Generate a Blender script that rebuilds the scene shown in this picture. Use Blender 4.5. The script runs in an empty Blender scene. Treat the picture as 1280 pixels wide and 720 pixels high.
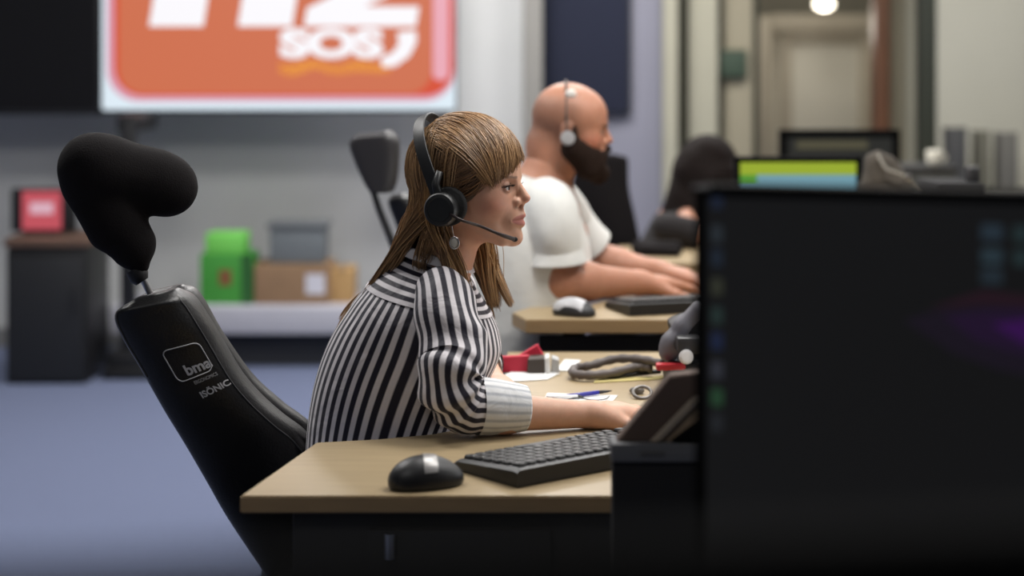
import bpy, bmesh, math, random
import numpy as np
from mathutils import Vector, Matrix

# ------------------------------------------------------------------ camera, world, exposure
FPX, HC, HV = 2200.0, 1.355, 80.0          # focal length in px, eye height, horizon row (1280x720 frame)
sc = bpy.context.scene
COL = sc.collection
cam_d = bpy.data.cameras.new('camera'); cam = bpy.data.objects.new('camera', cam_d); COL.objects.link(cam)
cam.location = (0, 0, HC); cam.rotation_euler = (math.pi/2, 0, 0)
cam_d.sensor_width = 36.0; cam_d.lens = FPX/1280*36.0
cam_d.shift_y = -(360-HV)/1280.0
cam_d.clip_start = 0.05; cam_d.clip_end = 60
cam_d.dof.use_dof = True; cam_d.dof.focus_distance = 2.98; cam_d.dof.aperture_fstop = 1.95
sc.camera = cam
world = bpy.data.worlds.new('world'); sc.world = world; world.use_nodes = True
world.node_tree.nodes['Background'].inputs[0].default_value = (0.75, 0.85, 1.0, 1)
world.node_tree.nodes['Background'].inputs[1].default_value = 0.08
vs = sc.view_settings
vs.view_transform = 'Standard'; vs.look = 'None'; vs.gamma = 1.0; vs.use_curve_mapping = False
vs.exposure = 0.0
PANEL_WATTS = 30.0

# ------------------------------------------------------------------ helpers
R = math.radians
def P(u, v, Y): return Vector(((u-640)*Y/FPX, Y, HC-(v-HV)*Y/FPX))
def lin(c):
    return tuple(((x/255)/12.92 if x/255 <= 0.04045 else ((x/255+0.055)/1.055)**2.4) for x in c)
MATS = {}
def mat(name, rgb, rough=0.6, metal=0.0, noise=0.0, scale=30.0, bump=0.0, bscale=80.0, spec=0.5, sheen=0.0, emit=None, estr=0.0, stretch=(1,1,1), alpha=None):
    if name in MATS: return MATS[name]
    m = bpy.data.materials.new(name); m.use_nodes = True; nt = m.node_tree
    b = nt.nodes['Principled BSDF']; c = lin(rgb)
    b.inputs['Base Color'].default_value = (*c, 1); b.inputs['Roughness'].default_value = rough
    b.inputs['Metallic'].default_value = metal; b.inputs['Specular IOR Level'].default_value = spec
    if sheen: b.inputs['Sheen Weight'].default_value = sheen
    if emit is not None:
        b.inputs['Emission Color'].default_value = (*lin(emit), 1); b.inputs['Emission Strength'].default_value = estr
    tc = nt.nodes.new('ShaderNodeTexCoord'); mp = nt.nodes.new('ShaderNodeMapping'); mp.inputs['Scale'].default_value = stretch
    nt.links.new(tc.outputs['Object'], mp.inputs[0])
    if noise:
        n = nt.nodes.new('ShaderNodeTexNoise'); n.inputs['Scale'].default_value = scale; n.inputs['Detail'].default_value = 5
        nt.links.new(mp.outputs[0], n.inputs['Vector'])
        mr = nt.nodes.new('ShaderNodeMapRange'); mr.inputs[1].default_value = .25; mr.inputs[2].default_value = .75
        mr.inputs[3].default_value = 1-noise; mr.inputs[4].default_value = 1+noise
        nt.links.new(n.outputs['Fac'], mr.inputs[0])
        mx = nt.nodes.new('ShaderNodeVectorMath'); mx.operation = 'SCALE'; mx.inputs[0].default_value = c
        nt.links.new(mr.outputs[0], mx.inputs['Scale']); nt.links.new(mx.outputs[0], b.inputs['Base Color'])
    if bump:
        n2 = nt.nodes.new('ShaderNodeTexNoise'); n2.inputs['Scale'].default_value = bscale; n2.inputs['Detail'].default_value = 4
        nt.links.new(mp.outputs[0], n2.inputs['Vector'])
        bp = nt.nodes.new('ShaderNodeBump'); bp.inputs['Strength'].default_value = bump; bp.inputs['Distance'].default_value = 0.01
        nt.links.new(n2.outputs['Fac'], bp.inputs['Height']); nt.links.new(bp.outputs[0], b.inputs['Normal'])
    MATS[name] = m; return m
def vcol_mat(name, rough=0.5, sss=0.0, noise=0.06, nscale=60, bump=0.0, bscale=200, spec=0.5):
    m = bpy.data.materials.new(name); m.use_nodes = True; nt = m.node_tree; b = nt.nodes['Principled BSDF']
    a = nt.nodes.new('ShaderNodeAttribute'); a.attribute_name = 'col'
    n = nt.nodes.new('ShaderNodeTexNoise'); n.inputs['Scale'].default_value = nscale; n.inputs['Detail'].default_value = 4
    tc = nt.nodes.new('ShaderNodeTexCoord'); nt.links.new(tc.outputs['Object'], n.inputs['Vector'])
    mr = nt.nodes.new('ShaderNodeMapRange'); mr.inputs[1].default_value = .25; mr.inputs[2].default_value = .75
    mr.inputs[3].default_value = 1-noise; mr.inputs[4].default_value = 1+noise; nt.links.new(n.outputs['Fac'], mr.inputs[0])
    mx = nt.nodes.new('ShaderNodeVectorMath'); mx.operation = 'SCALE'
    nt.links.new(a.outputs['Color'], mx.inputs[0]); nt.links.new(mr.outputs[0], mx.inputs['Scale'])
    nt.links.new(mx.outputs[0], b.inputs['Base Color'])
    b.inputs['Roughness'].default_value = rough; b.inputs['Specular IOR Level'].default_value = spec
    if sss:
        b.inputs['Subsurface Weight'].default_value = sss; b.inputs['Subsurface Radius'].default_value = (1, .35, .2); b.inputs['Subsurface Scale'].default_value = 0.006
    if bump:
        n2 = nt.nodes.new('ShaderNodeTexNoise'); n2.inputs['Scale'].default_value = bscale
        nt.links.new(tc.outputs['Object'], n2.inputs['Vector'])
        bp = nt.nodes.new('ShaderNodeBump'); bp.inputs['Strength'].default_value = bump; bp.inputs['Distance'].default_value = 0.004
        nt.links.new(n2.outputs['Fac'], bp.inputs['Height']); nt.links.new(bp.outputs[0], b.inputs['Normal'])
    MATS[name] = m; return m
def stripe_mat(name, light, dark, duty=0.5, soft=0.05, bump=0.25):
    m = bpy.data.materials.new(name); m.use_nodes = True; nt = m.node_tree; b = nt.nodes['Principled BSDF']
    a = nt.nodes.new('ShaderNodeAttribute'); a.attribute_name = 'st'
    fr = nt.nodes.new('ShaderNodeMath'); fr.operation = 'PINGPONG'; fr.inputs[1].default_value = 0.5
    nt.links.new(a.outputs['Fac'], fr.inputs[0])
    mr = nt.nodes.new('ShaderNodeMapRange'); mr.inputs[1].default_value = duty/2-soft/2; mr.inputs[2].default_value = duty/2+soft/2
    nt.links.new(fr.outputs[0], mr.inputs[0])
    mx = nt.nodes.new('ShaderNodeMix'); mx.data_type = 'RGBA'
    mx.inputs[6].default_value = (*lin(dark), 1); mx.inputs[7].default_value = (*lin(light), 1)
    nt.links.new(mr.outputs[0], mx.inputs[0]); nt.links.new(mx.outputs[2], b.inputs['Base Color'])
    b.inputs['Roughness'].default_value = 0.6; b.inputs['Sheen Weight'].default_value = 0.15; b.inputs['Specular IOR Level'].default_value = 0.3
    tc = nt.nodes.new('ShaderNodeTexCoord'); n2 = nt.nodes.new('ShaderNodeTexNoise'); n2.inputs['Scale'].default_value = 26; n2.inputs['Detail'].default_value = 3
    n2.inputs['Distortion'].default_value = 0.8
    nt.links.new(tc.outputs['Object'], n2.inputs['Vector'])
    bp = nt.nodes.new('ShaderNodeBump'); bp.inputs['Strength'].default_value = bump; bp.inputs['Distance'].default_value = 0.012
    nt.links.new(n2.outputs['Fac'], bp.inputs['Height']); nt.links.new(bp.outputs[0], b.inputs['Normal'])
    MATS[name] = m; return m
def emit_mat(name, rgb, s, base=(20,20,20)):
    return mat(name, base, 0.35, emit=rgb, estr=s)

def tag(o, label=None, cat=None, group=None, kind=None):
    if label: o['label'] = label
    if cat: o['category'] = cat
    if group: o['group'] = group
    if kind: o['kind'] = kind
    return o
def thing(name, label, cat, loc, group=None):
    o = bpy.data.objects.new(name, None); o.empty_display_size = 0.1; COL.objects.link(o); o.location = loc
    return tag(o, label, cat, group)
def attach(o, parent):
    if parent is not None:
        o.parent = parent
        o.matrix_parent_inverse = Matrix.Translation(-parent.location) if parent.parent is None else Matrix.Identity(4)
def mesh_obj(name, V, Fc, m, parent=None, smooth=True, attrs=None, cols=None, angle=None):
    me = bpy.data.meshes.new(name)
    V = np.asarray(V, dtype=float)
    me.from_pydata(V.tolist(), [], [list(map(int, f)) for f in Fc] if not isinstance(Fc, np.ndarray) else Fc.tolist())
    if smooth:
        me.polygons.foreach_set('use_smooth', np.ones(len(me.polygons), dtype=bool))
    for k, a in (attrs or {}).items():
        at = me.attributes.new(k, 'FLOAT', 'POINT'); at.data.foreach_set('value', np.asarray(a, dtype=np.float32))
    if cols is not None:
        at = me.attributes.new('col', 'FLOAT_COLOR', 'POINT')
        c4 = np.ones((len(V), 4), dtype=np.float32); c4[:, :3] = cols; at.data.foreach_set('color', c4.ravel())
    if m is not None: me.materials.append(m)
    o = bpy.data.objects.new(name, me); COL.objects.link(o)
    attach(o, parent)
    if angle is not None:
        me.polygons.foreach_set('use_smooth', np.ones(len(me.polygons), dtype=bool))
        try: me.set_sharp_from_angle(angle=R(angle))
        except Exception: pass
    return o
class MB:
    """collects simple solids and links them as one mesh"""
    def __init__(s): s.bm = bmesh.new()
    def _mv(s, vs, loc, rot):
        M = Matrix.Translation(Vector(loc)) @ (rot.to_4x4() if rot is not None else Matrix.Identity(4))
        for v in vs: v.co = M @ v.co
    def box(s, size, loc, rot=None, bevel=0.0, seg=2):
        b = bmesh.new(); bmesh.ops.create_cube(b, size=1)
        for v in b.verts: v.co = Vector((v.co.x*size[0], v.co.y*size[1], v.co.z*size[2]))
        if bevel: bmesh.ops.bevel(b, geom=list(b.edges), offset=bevel, segments=seg, affect='EDGES', profile=0.6)
        s._join(b, loc, rot); return s
    def cyl(s, r1, r2, h, loc, rot=None, n=24, bevel=0.0):
        b = bmesh.new(); bmesh.ops.create_cone(b, cap_ends=True, segments=n, radius1=r1, radius2=r2, depth=h)
        if bevel: bmesh.ops.bevel(b, geom=[e for e in b.edges if abs(e.verts[0].co.z-e.verts[1].co.z) < 1e-6], offset=bevel, segments=2, affect='EDGES')
        s._join(b, loc, rot); return s
    def ball(s, r, loc, sc3=(1,1,1), rot=None, n=20):
        b = bmesh.new(); bmesh.ops.create_uvsphere(b, u_segments=n, v_segments=n//2+2, radius=r)
        for v in b.verts: v.co = Vector((v.co.x*sc3[0], v.co.y*sc3[1], v.co.z*sc3[2]))
        s._join(b, loc, rot); return s
    def prism(s, poly, h, M):
        b = bmesh.new(); n = len(poly)
        lo = [b.verts.new((x, y, 0)) for x, y in poly]; hi = [b.verts.new((x, y, h)) for x, y in poly]
        b.faces.new(lo[::-1]); b.faces.new(hi)
        for i in range(n): b.faces.new((lo[i], lo[(i+1) % n], hi[(i+1) % n], hi[i]))
        bmesh.ops.recalc_face_normals(b, faces=b.faces)
        for v in b.verts: v.co = M @ v.co
        s._join(b, (0,0,0), None); return s
    def tube(s, pts, r, n=10):
        V, Fc = tube(pts, r, n); b = bmesh.new(); vs_ = [b.verts.new(p) for p in V]
        for f in Fc: b.faces.new([vs_[i] for i in f])
        s._join(b, (0,0,0), None); return s
    def _join(s, b, loc, rot):
        s._mv(b.verts, loc, rot)
        me = bpy.data.meshes.new('tmp'); b.to_mesh(me); b.free(); s.bm.from_mesh(me); bpy.data.meshes.remove(me)
    def build(s, name, m, parent=None, smooth=40):
        me = bpy.data.meshes.new(name); s.bm.to_mesh(me); s.bm.free()
        if smooth:
            me.polygons.foreach_set('use_smooth', np.ones(len(me.polygons), dtype=bool)); me.set_sharp_from_angle(angle=R(smooth))
        me.materials.append(m); o = bpy.data.objects.new(name, me); COL.objects.link(o); attach(o, parent); return o
def rz(a): return Matrix.Rotation(a, 3, 'Z')
def rx(a): return Matrix.Rotation(a, 3, 'X')
def ry(a): return Matrix.Rotation(a, 3, 'Y')
def catmull(pts, n):
    p = np.asarray([list(q) for q in pts], float); k = len(p)
    pe = np.vstack([2*p[0]-p[1], p, 2*p[-1]-p[-2]])
    t = np.linspace(0, k-1-1e-9, n); i = t.astype(int); f = (t-i)[:, None]
    a, b, c, d = pe[i], pe[i+1], pe[i+2], pe[i+3]
    return 0.5*((2*b)+(-a+c)*f+(2*a-5*b+4*c-d)*f**2+(-a+3*b-3*c+d)*f**3)
def frames(path, up=None):
    T = np.gradient(path, axis=0); T /= np.linalg.norm(T, axis=1)[:, None]+1e-12
    n = np.asarray(up if up is not None else ((0,0,1) if abs(T[0][2]) < .9 else (1,0,0)), float)
    N = []
    for t in T:
        n = n-t*np.dot(n, t); n /= np.linalg.norm(n)+1e-12; N.append(n.copy())
    N = np.array(N); B = np.cross(T, N); return T, N, B
def tube(pts, r, n=10):
    p = np.asarray([list(q) for q in pts], float); T, N, B = frames(p)
    rr = np.full(len(p), r) if np.isscalar(r) else np.asarray(r, float)
    a = np.linspace(0, 2*math.pi, n, endpoint=False)
    V = (p[:, None]+rr[:, None, None]*(N[:, None]*np.cos(a)[None, :, None]+B[:, None]*np.sin(a)[None, :, None])).reshape(-1, 3)
    Fc = [(i*n+j, i*n+(j+1) % n, (i+1)*n+(j+1) % n, (i+1)*n+j) for i in range(len(p)-1) for j in range(n)]
    Fc.append(tuple(range(n))[::-1]); Fc.append(tuple((len(p)-1)*n+j for j in range(n)))
    return V, Fc
def loft(rings, closed=True, cap=(True, True)):
    """rings (n,m,3). closed: last column joins the first through a duplicated seam column already present"""
    rings = np.asarray(rings, float); n, m, _ = rings.shape; V = rings.reshape(-1, 3)
    i, j = np.meshgrid(np.arange(n-1), np.arange(m-1), indexing='ij'); i = i.ravel(); j = j.ravel()
    Fc = np.stack([i*m+j, i*m+j+1, (i+1)*m+j+1, (i+1)*m+j], 1).tolist()
    V = list(map(tuple, V))
    if cap[0]:
        c = len(V); V.append(tuple(rings[0].mean(0))); Fc += [(c, q+1, q) for q in range(m-1)]
    if cap[1]:
        c = len(V); V.append(tuple(rings[-1].mean(0))); b = (n-1)*m; Fc += [(c, b+q, b+q+1) for q in range(m-1)]
    return np.array(V), Fc
def snoise(X, seed, freq, octaves=3):
    """cheap smooth noise from sums of sines, X (...,3)"""
    rg = np.random.RandomState(seed); out = np.zeros(X.shape[:-1]); amp = 1.0
    for o in range(octaves):
        for q in range(5):
            d = rg.normal(size=3); d /= np.linalg.norm(d); out += amp*np.sin((X@d)*freq*(2**o)*rg.uniform(.7, 1.3)+rg.uniform(0, 6.28))
        amp *= .5
    return out/5.0

# ------------------------------------------------------------------ signed-distance mesher for bodies
def smin(a, b, k):
    h = np.clip(.5+.5*(b-a)/k, 0, 1); return b+(a-b)*h-k*h*(1-h)
class SDF:
    def __init__(s, lo, hi, h):
        s.lo = np.array(lo, float); s.h = h; s.n = np.ceil((np.array(hi)-s.lo)/h).astype(int)+1
        s.ax = [(s.lo[i]+h*np.arange(s.n[i])).astype(np.float32) for i in range(3)]
        s.f = np.full(s.n, .05, np.float32)
    def _op(s, fn, lo, hi, k, sub):
        k = max(k, 1e-4); m = k*1.5+3*s.h
        a = [max(0, int((lo[i]-m-s.lo[i])/s.h)) for i in range(3)]; b = [min(s.n[i], int((hi[i]+m-s.lo[i])/s.h)+2) for i in range(3)]
        if any(b[i] <= a[i] for i in range(3)): return
        sl = tuple(slice(a[i], b[i]) for i in range(3))
        x = s.ax[0][sl[0]][:, None, None]; y = s.ax[1][sl[1]][None, :, None]; z = s.ax[2][sl[2]][None, None, :]
        g = fn(x, y, z); cur = s.f[sl]
        s.f[sl] = -smin(-cur, g, k) if sub else smin(cur, g, k)
    def ell(s, c, r, k=.01, sub=False, rot=None):
        c = np.array(c, float); r = np.array(r, float); Rm = np.array(rot) if rot is not None else np.eye(3)
        def fn(x, y, z):
            x = x-c[0]; y = y-c[1]; z = z-c[2]
            q = [Rm[0][i]*x+Rm[1][i]*y+Rm[2][i]*z for i in range(3)]
            k0 = np.sqrt(sum((q[i]/r[i])**2 for i in range(3))); k1 = np.sqrt(sum((q[i]/r[i]**2)**2 for i in range(3)))+1e-9
            return k0*(k0-1)/k1
        e = r.max() if rot is not None else r
        s._op(fn, c-e, c+e, k, sub); return s
    def ball(s, c, r, k=.01, sub=False): return s.ell(c, (r, r, r), k, sub)
    def cone(s, a, b, ra, rb, k=.01, sub=False):
        a = np.array(a, float); b = np.array(b, float); ab = b-a; L = float(ab@ab)+1e-12
        def fn(x, y, z):
            px, py, pz = x-a[0], y-a[1], z-a[2]
            t = np.clip((px*ab[0]+py*ab[1]+pz*ab[2])/L, 0, 1)
            return np.sqrt((px-t*ab[0])**2+(py-t*ab[1])**2+(pz-t*ab[2])**2)-(ra+t*(rb-ra))
        rm = max(ra, rb); s._op(fn, np.minimum(a, b)-rm, np.maximum(a, b)+rm, k, sub); return s
    def mesh(s):
        f = s.f; f[0] = f[-1] = .05; f[:, 0] = f[:, -1] = .05; f[:, :, 0] = f[:, :, -1] = .05
        ins = f < 0; c = ins.astype(np.int8); cnt = 0
        for dx in (0, 1):
            for dy in (0, 1):
                for dz in (0, 1): cnt = cnt+c[dx:c.shape[0]-1+dx, dy:c.shape[1]-1+dy, dz:c.shape[2]-1+dz]
        act = (cnt > 0) & (cnt < 8); idx = np.full(act.shape, -1); ijk = np.argwhere(act); idx[act] = np.arange(len(ijk))
        acc = np.zeros((len(ijk), 3)); num = np.zeros(len(ijk)); cs = [np.array((x, y, z)) for x in (0, 1) for y in (0, 1) for z in (0, 1)]
        for p in range(8):
            for q in range(p+1, 8):
                if np.abs(cs[p]-cs[q]).sum() != 1: continue
                A = ijk+cs[p]; B = ijk+cs[q]; fa = f[tuple(A.T)]; fb = f[tuple(B.T)]; m = (fa < 0) != (fb < 0)
                t = np.where(m, fa/np.where(fa == fb, 1, fa-fb), 0); acc[m] += (cs[p]+t[:, None]*(cs[q]-cs[p]))[m]; num[m] += 1
        V = s.lo+s.h*(ijk+acc/num[:, None]); Q = []
        for ax in range(3):
            o1, o2 = [i for i in range(3) if i != ax]
            s0 = [slice(None)]*3; s1 = [slice(None)]*3; s0[ax] = slice(0, -1); s1[ax] = slice(1, None)
            e = np.argwhere(ins[tuple(s0)] != ins[tuple(s1)])
            e = e[(e[:, o1] > 0) & (e[:, o2] > 0) & (e[:, o1] < f.shape[o1]-1) & (e[:, o2] < f.shape[o2]-1)]
            if not len(e): continue
            u1 = np.zeros(3, int); u1[o1] = 1; u2 = np.zeros(3, int); u2[o2] = 1
            q = np.stack([idx[tuple(e.T)], idx[tuple((e-u1).T)], idx[tuple((e-u1-u2).T)], idx[tuple((e-u2).T)]], 1)
            fl = ins[tuple(e.T)]
            if ax == 1: fl = ~fl
            q[~fl] = q[~fl][:, ::-1]; Q.append(q)
        return V, np.vstack(Q)
def join_meshes(lst):
    Vs, Fs, off = [], [], 0
    for V, Q in lst: Vs.append(V); Fs.append(np.asarray(Q)+off); off += len(V)
    return np.vstack(Vs), np.vstack(Fs)
def n3(v): v = np.asarray(v, float); return v/np.linalg.norm(v)

# ------------------------------------------------------------------ common materials
BLACK = mat('black_plastic', (22,22,24), .45, noise=.1)
DARK = mat('dark_plastic', (34,34,36), .5, noise=.08)
MESHBLK = mat('black_fabric', (23,20,21), .95, noise=.15, scale=200, bump=.2, bscale=400, spec=.2)
MATT = mat('matt_black', (10,10,10), .95, spec=.1)
LEATHER = mat('black_leather', (20,20,21), .38, noise=.1, scale=40, bump=.12, bscale=220)
CHROME = mat('brushed_steel', (190,190,192), .28, 1.0)
WOOD = mat('maple_laminate', (157,138,106), .42, noise=.09, scale=9, stretch=(1,14,1))
EDGEW = mat('maple_edge', (150,124,88), .5, noise=.08, scale=12, stretch=(1,1,8))
WHITEP = mat('white_paper', (222,222,220), .8)
GREYP = mat('grey_plastic', (120,120,124), .5)
# ------------------------------------------------------------------ the room
CARPET = mat('blue_grey_carpet', (95,104,131), .95, noise=.12, scale=90, bump=.3, bscale=300)
WALLM = mat('white_wall_paint', (196,197,197), .85, noise=.03, scale=3)
LAV = mat('lavender_grey_wall', (134,134,147), .85, noise=.03, scale=3)
CREAM = mat('cream_paint', (162,159,142), .7, noise=.04, scale=4)
TAUPE = mat('taupe_paint', (144,137,117), .7, noise=.05, scale=4)
OLIVE = mat('dark_olive_paint', (58,58,44), .7, noise=.06, scale=5)
BROWNW = mat('brown_wood', (96,62,40), .55, noise=.2, scale=8, stretch=(6,6,1))
CEILM = mat('ceiling_paint', (200,200,198), .9)
def struct(name, size, loc, m, bevel=0.0, parent=None):
    o = MB().box(size, loc, bevel=bevel).build(name, m, parent)
    if parent is None: o['kind'] = 'structure'
    return o
WY = 8.45
struct('floor', (11.0, 14.0, .1), (0, 6.0, -.05), CARPET)
struct('ceiling', (11.0, 14.0, .1), (0, 6.0, 2.95), CEILM)
struct('wall_back', (5.6, .12, 2.9), (-2.72, WY+.06, 1.45), WALLM)
struct('wall_left', (.12, 14.0, 2.9), (-5.5, 6.0, 1.45), WALLM)
struct('wall_right', (.12, 14.0, 2.9), (5.5, 6.0, 1.45), WALLM)
struct('wall_far', (5.4, .12, 2.9), (2.8, 11.6, 1.45), TAUPE)
struct('baseboard_back', (4.9, .02, .09), (-2.6, WY-.012, .045), mat('grey_skirting', (120,120,120), .6))
def xw(u, Y): return (u-640)*Y/FPX
def zw(v, Y): return HC-(v-HV)*Y/FPX
def slab(name, u0, u1, Y, m, z0=0.0, z1=2.9, th=.1, bevel=.004, parent=None):
    return struct(name, (xw(u1, Y)-xw(u0, Y), th, z1-z0), ((xw(u0, Y)+xw(u1, Y))/2, Y+th/2, (z0+z1)/2), m, bevel, parent)
slab('trim_1', 654, 678, 8.35, mat('grey_post_paint', (132,130,126), .7), th=.12)          # grey post at the end of the white wall
slab('wall_middle', 676, 832, 8.6, LAV)
slab('trim_2', 829, 847, 8.55, CREAM, th=.16)
slab('trim_3', 846, 862, 8.75, OLIVE)
slab('trim_4', 861, 897, 8.7, CREAM, th=.14)
slab('trim_5', 896, 906, 8.85, OLIVE)
slab('trim_6', 905, 941, 8.8, TAUPE, th=.12)
slab('trim_7', 940, 949, 9.0, OLIVE)
# doorway with its pale door, far down the passage
d1 = bpy.data.objects.new('door_1', None); COL.objects.link(d1); d1.location = (xw(1030, 10.6), 10.6, 0); d1['kind'] = 'structure'
DOORP = mat('beige_door_paint', (184,176,156), .6, noise=.04, scale=4)
DOORF = mat('beige_frame_paint', (166,156,136), .6, noise=.04, scale=4)
def dslab(name, u0, u1, v0, v1, Y, th, m, parent, bevel=.006):
    x0, x1, z0, z1 = xw(u0, Y), xw(u1, Y), zw(v1, Y), zw(v0, Y)
    return MB().box((x1-x0, th, z1-z0), ((x0+x1)/2, Y+th/2, (z0+z1)/2), bevel=bevel).build(name, m, parent)
vf = 80+HC*FPX/10.6
dslab('door_leaf', 964.5, 1089.5, 40.5, vf, 10.6, .05, DOORP, d1)
dslab('door_panel', 990, 1074, 56, 300, 10.565, .035, mat('pale_panel_paint', (198,192,174), .6), d1)
for a in ((976, 990, 40, 310), (1074, 1090, 40, 310)): dslab('panel_moulding', *a, 10.55, .05, DOORF, d1)
dslab('panel_moulding', 990.5, 1073.5, 40, 56, 10.552, .05, DOORF, d1)
dslab('door_frame', 946, 964, 20, vf, 10.5, .16, DOORF, d1); dslab('door_frame', 1090, 1100, 20, vf, 10.5, .16, DOORF, d1)
dslab('door_header', 964.5, 1089.5, 18, 40, 10.51, .14, mat('beige_header_paint', (160,150,130), .6), d1)
slab('trim_8', 1094, 1112, 9.2, BROWNW, th=.12)
slab('trim_9', 1111, 1136, 9.3, TAUPE)
slab('trim_10', 1135, 1152, 9.2, CREAM)
slab('trim_11', 1150, 1172, 8.9, mat('dark_green_post', (40,44,34), .6), th=.1)
slab('wall_side', 1170, 2000, 8.9, mat('warm_white_wall', (172,170,157), .85, noise=.03, scale=3), th=.12)

# round ceiling lamp over the door
lamp = thing('ceiling_lamp', 'small round glowing ceiling lamp above the beige door', 'lamp', tuple(P(1030, 5, 9.8)))
lp = P(1030, 5, 9.8)
MB().cyl(.062, .062, .03, lp+Vector((0,0,.05)), n=32, bevel=.006).build('lamp_ring', CREAM, lamp)
MB().ball(.056, lp, (1,1,.62)).build('lamp_globe', emit_mat('lamp_glow', (255,244,222), 5.0, (230,225,215)), lamp)
MB().cyl(.008, .008, 2.9-lp.z-.06, lp+Vector((0,0,(2.9-lp.z+.06)/2))).build('lamp_stem', CREAM, lamp)
ld = bpy.data.lights.new('lamp_light', 'POINT'); ld.energy = 5; ld.color = (1,.92,.8); ld.shadow_soft_size = .08
lo = bpy.data.objects.new('lamp_light', ld); COL.objects.link(lo); lo.location = lp-Vector((0,0,.12))
lo.parent = lamp; lo.matrix_parent_inverse = Matrix.Translation(-lamp.location)

# navy pinboard and small green sign
nb = thing('pinboard', 'tall navy blue fabric pinboard on the lavender grey wall behind the bald man', 'board', (xw(733,8.5), 8.5, zw(140,8.5)))
x0, x1, z0 = xw(680,8.55), xw(786,8.55), zw(140,8.55)
MB().box((x1-x0, .04, 1.3), ((x0+x1)/2, 8.565, z0+.65), bevel=.004).build('board_face', mat('navy_fabric', (23,28,48), .9, noise=.1, scale=200), nb)
MB().box((x1-x0+.02, .03, .012), ((x0+x1)/2, 8.57, z0-.006)).box((.012, .03, 1.3), (x0-.006, 8.57, z0+.65)).box((.012, .03, 1.3), (x1+.006, 8.57, z0+.65)).build('board_frame', DARK, nb)
es = thing('wall_sign', 'small dark green sign on the taupe column left of the beige door', 'sign', tuple(P(916,80,8.75)))
c = P(916, 80, 8.77)
MB().box((.13, .03, .13), c, bevel=.006).build('sign_face', mat('sign_green', (50,66,52), .7), es)
MB().box((.145, .02, .145), c+Vector((0,.012,0)), bevel=.006).build('sign_frame', OLIVE, es)

# ceiling light panels
def panel(x, y, label, watts=PANEL_WATTS, warm=(1,.98,.955)):
    t = thing('ceiling_panel_light', label, 'ceiling light', (x, y, 2.9), 'square ceiling light panels')
    MB().box((.64, .64, .03), (x, y, 2.885), bevel=.004).build('panel_frame', WHITEP, t)
    MB().box((.58, .58, .01), (x, y, 2.868)).build('panel_diffuser', emit_mat('panel_glow', (255,248,238), 2.0, (240,240,240)), t)
    l = bpy.data.lights.new('panel_light', 'AREA'); l.shape = 'SQUARE'; l.size = .58; l.energy = watts; l.color = warm
    o = bpy.data.objects.new('panel_light', l); COL.objects.link(o); o.location = (x, y, 2.855); o.parent = t; o.matrix_parent_inverse = Matrix.Translation(-t.location)
for (x, y, w, where) in ((-1.2, 3.7, 1.0, 'above the striped blouse woman'), (.55, 3.5, 1.0, 'above the near desks'), (-1.7, 5.5, .8, 'in front of the wall screen'),
                      (.6, 5.4, 1.0, 'above the bald man\'s desk row'), (2.3, 4.6, .7, 'over the right hand desks'), (2.4, 7.6, .8, 'by the binder cabinet'), (1.15, 7.5, .9, 'added over the passage to brighten the columns'), (1.3, 2.9, .9, 'added over the large near monitor to brighten the woman'), (1.55, 10.0, .42, 'added in the passage to brighten the beige door'),  # last three: unseen panels added to brighten columns, woman's face and door
                      (-3.9, 6.8, .8, 'over the small corner monitor'), (-.8, .7, .32, 'added behind the viewpoint as front fill'), (-.15, 7.0, 2.1, 'between wall screen and navy pinboard')):  # panel behind the viewpoint is unseen fill added for camera-facing sides
    panel(x, y, 'square ceiling light panel '+where, PANEL_WATTS*w)

# ------------------------------------------------------------------ wall screens
TY = 7.98
tv = thing('wall_screen', 'large lit screen showing an orange emergency number logo on white', 'screen', (xw(348,TY), TY, zw(140,TY)))
tx0, tx1, tz0 = xw(124,TY), xw(571.5,TY), zw(141,TY); tz1 = tz0+.93
MB().box((tx1-tx0, .07, tz1-tz0), ((tx0+tx1)/2, TY+.045, (tz0+tz1)/2), bevel=.006).build('screen_housing', BLACK, tv)
SM = emit_mat
def flat(name, poly, off, m, parent):
    """thin plate on the screen face, polygon in frame pixels at depth TY"""
    p = [(xw(u, TY), zw(v, TY)) for u, v in poly]
    M = Matrix(((1,0,0,0),(0,0,-1,TY-off*.0012+.008),(0,1,0,0),(0,0,0,1)))
    return MB().prism(p, .0012, M).build(name, m, parent, smooth=None)
def rrect(u0, v0, u1, v1, r, n=8):
    out = []
    for cx, cy, a0 in ((u1-r, v1-r, 0), (u0+r, v1-r, 90), (u0+r, v0+r, 180), (u1-r, v0+r, 270)):
        for i in range(n+1): a = R(a0+90*i/n); out.append((cx+r*math.cos(a), cy+r*math.sin(a)))
    return out
VT = 80-(tz1-HC)*FPX/TY+4
scr = flat('screen_image', rrect(127, VT, 569.5, 137.5, 3), 0, SM('screen_white', (222,236,246), 1.0), tv)
flat('screen_border', rrect(133, VT+4, 569, 127, 40), 1, SM('screen_pink', (240,176,196), .8), scr)
flat('logo_tile_edge', rrect(142, VT+14, 567, 120, 36), 2, SM('screen_red', (226,82,50), .88), scr)
flat('logo_tile', rrect(148, VT+20, 540, 117, 30), 3, SM('screen_orange', (216,116,80), .9), scr)
flat('logo_highlight', rrect(541, VT+20, 561, 100, 8), 3, SM('screen_rose', (244,176,190), .9), scr)
W8 = SM('screen_bright', (250,248,252), 1.0)
def slant(poly, k=.16, v0=33): return [(u+(v0-v)*k, v) for u, v in poly]
T0 = -86
for ux in (186, 297):
    flat('logo_digit', slant([(ux,33),(ux,-50),(ux-24,-34),(ux-24,-56),(ux+10,T0),(ux+68,T0),(ux+68,33)]), 4, W8, scr)
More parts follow.
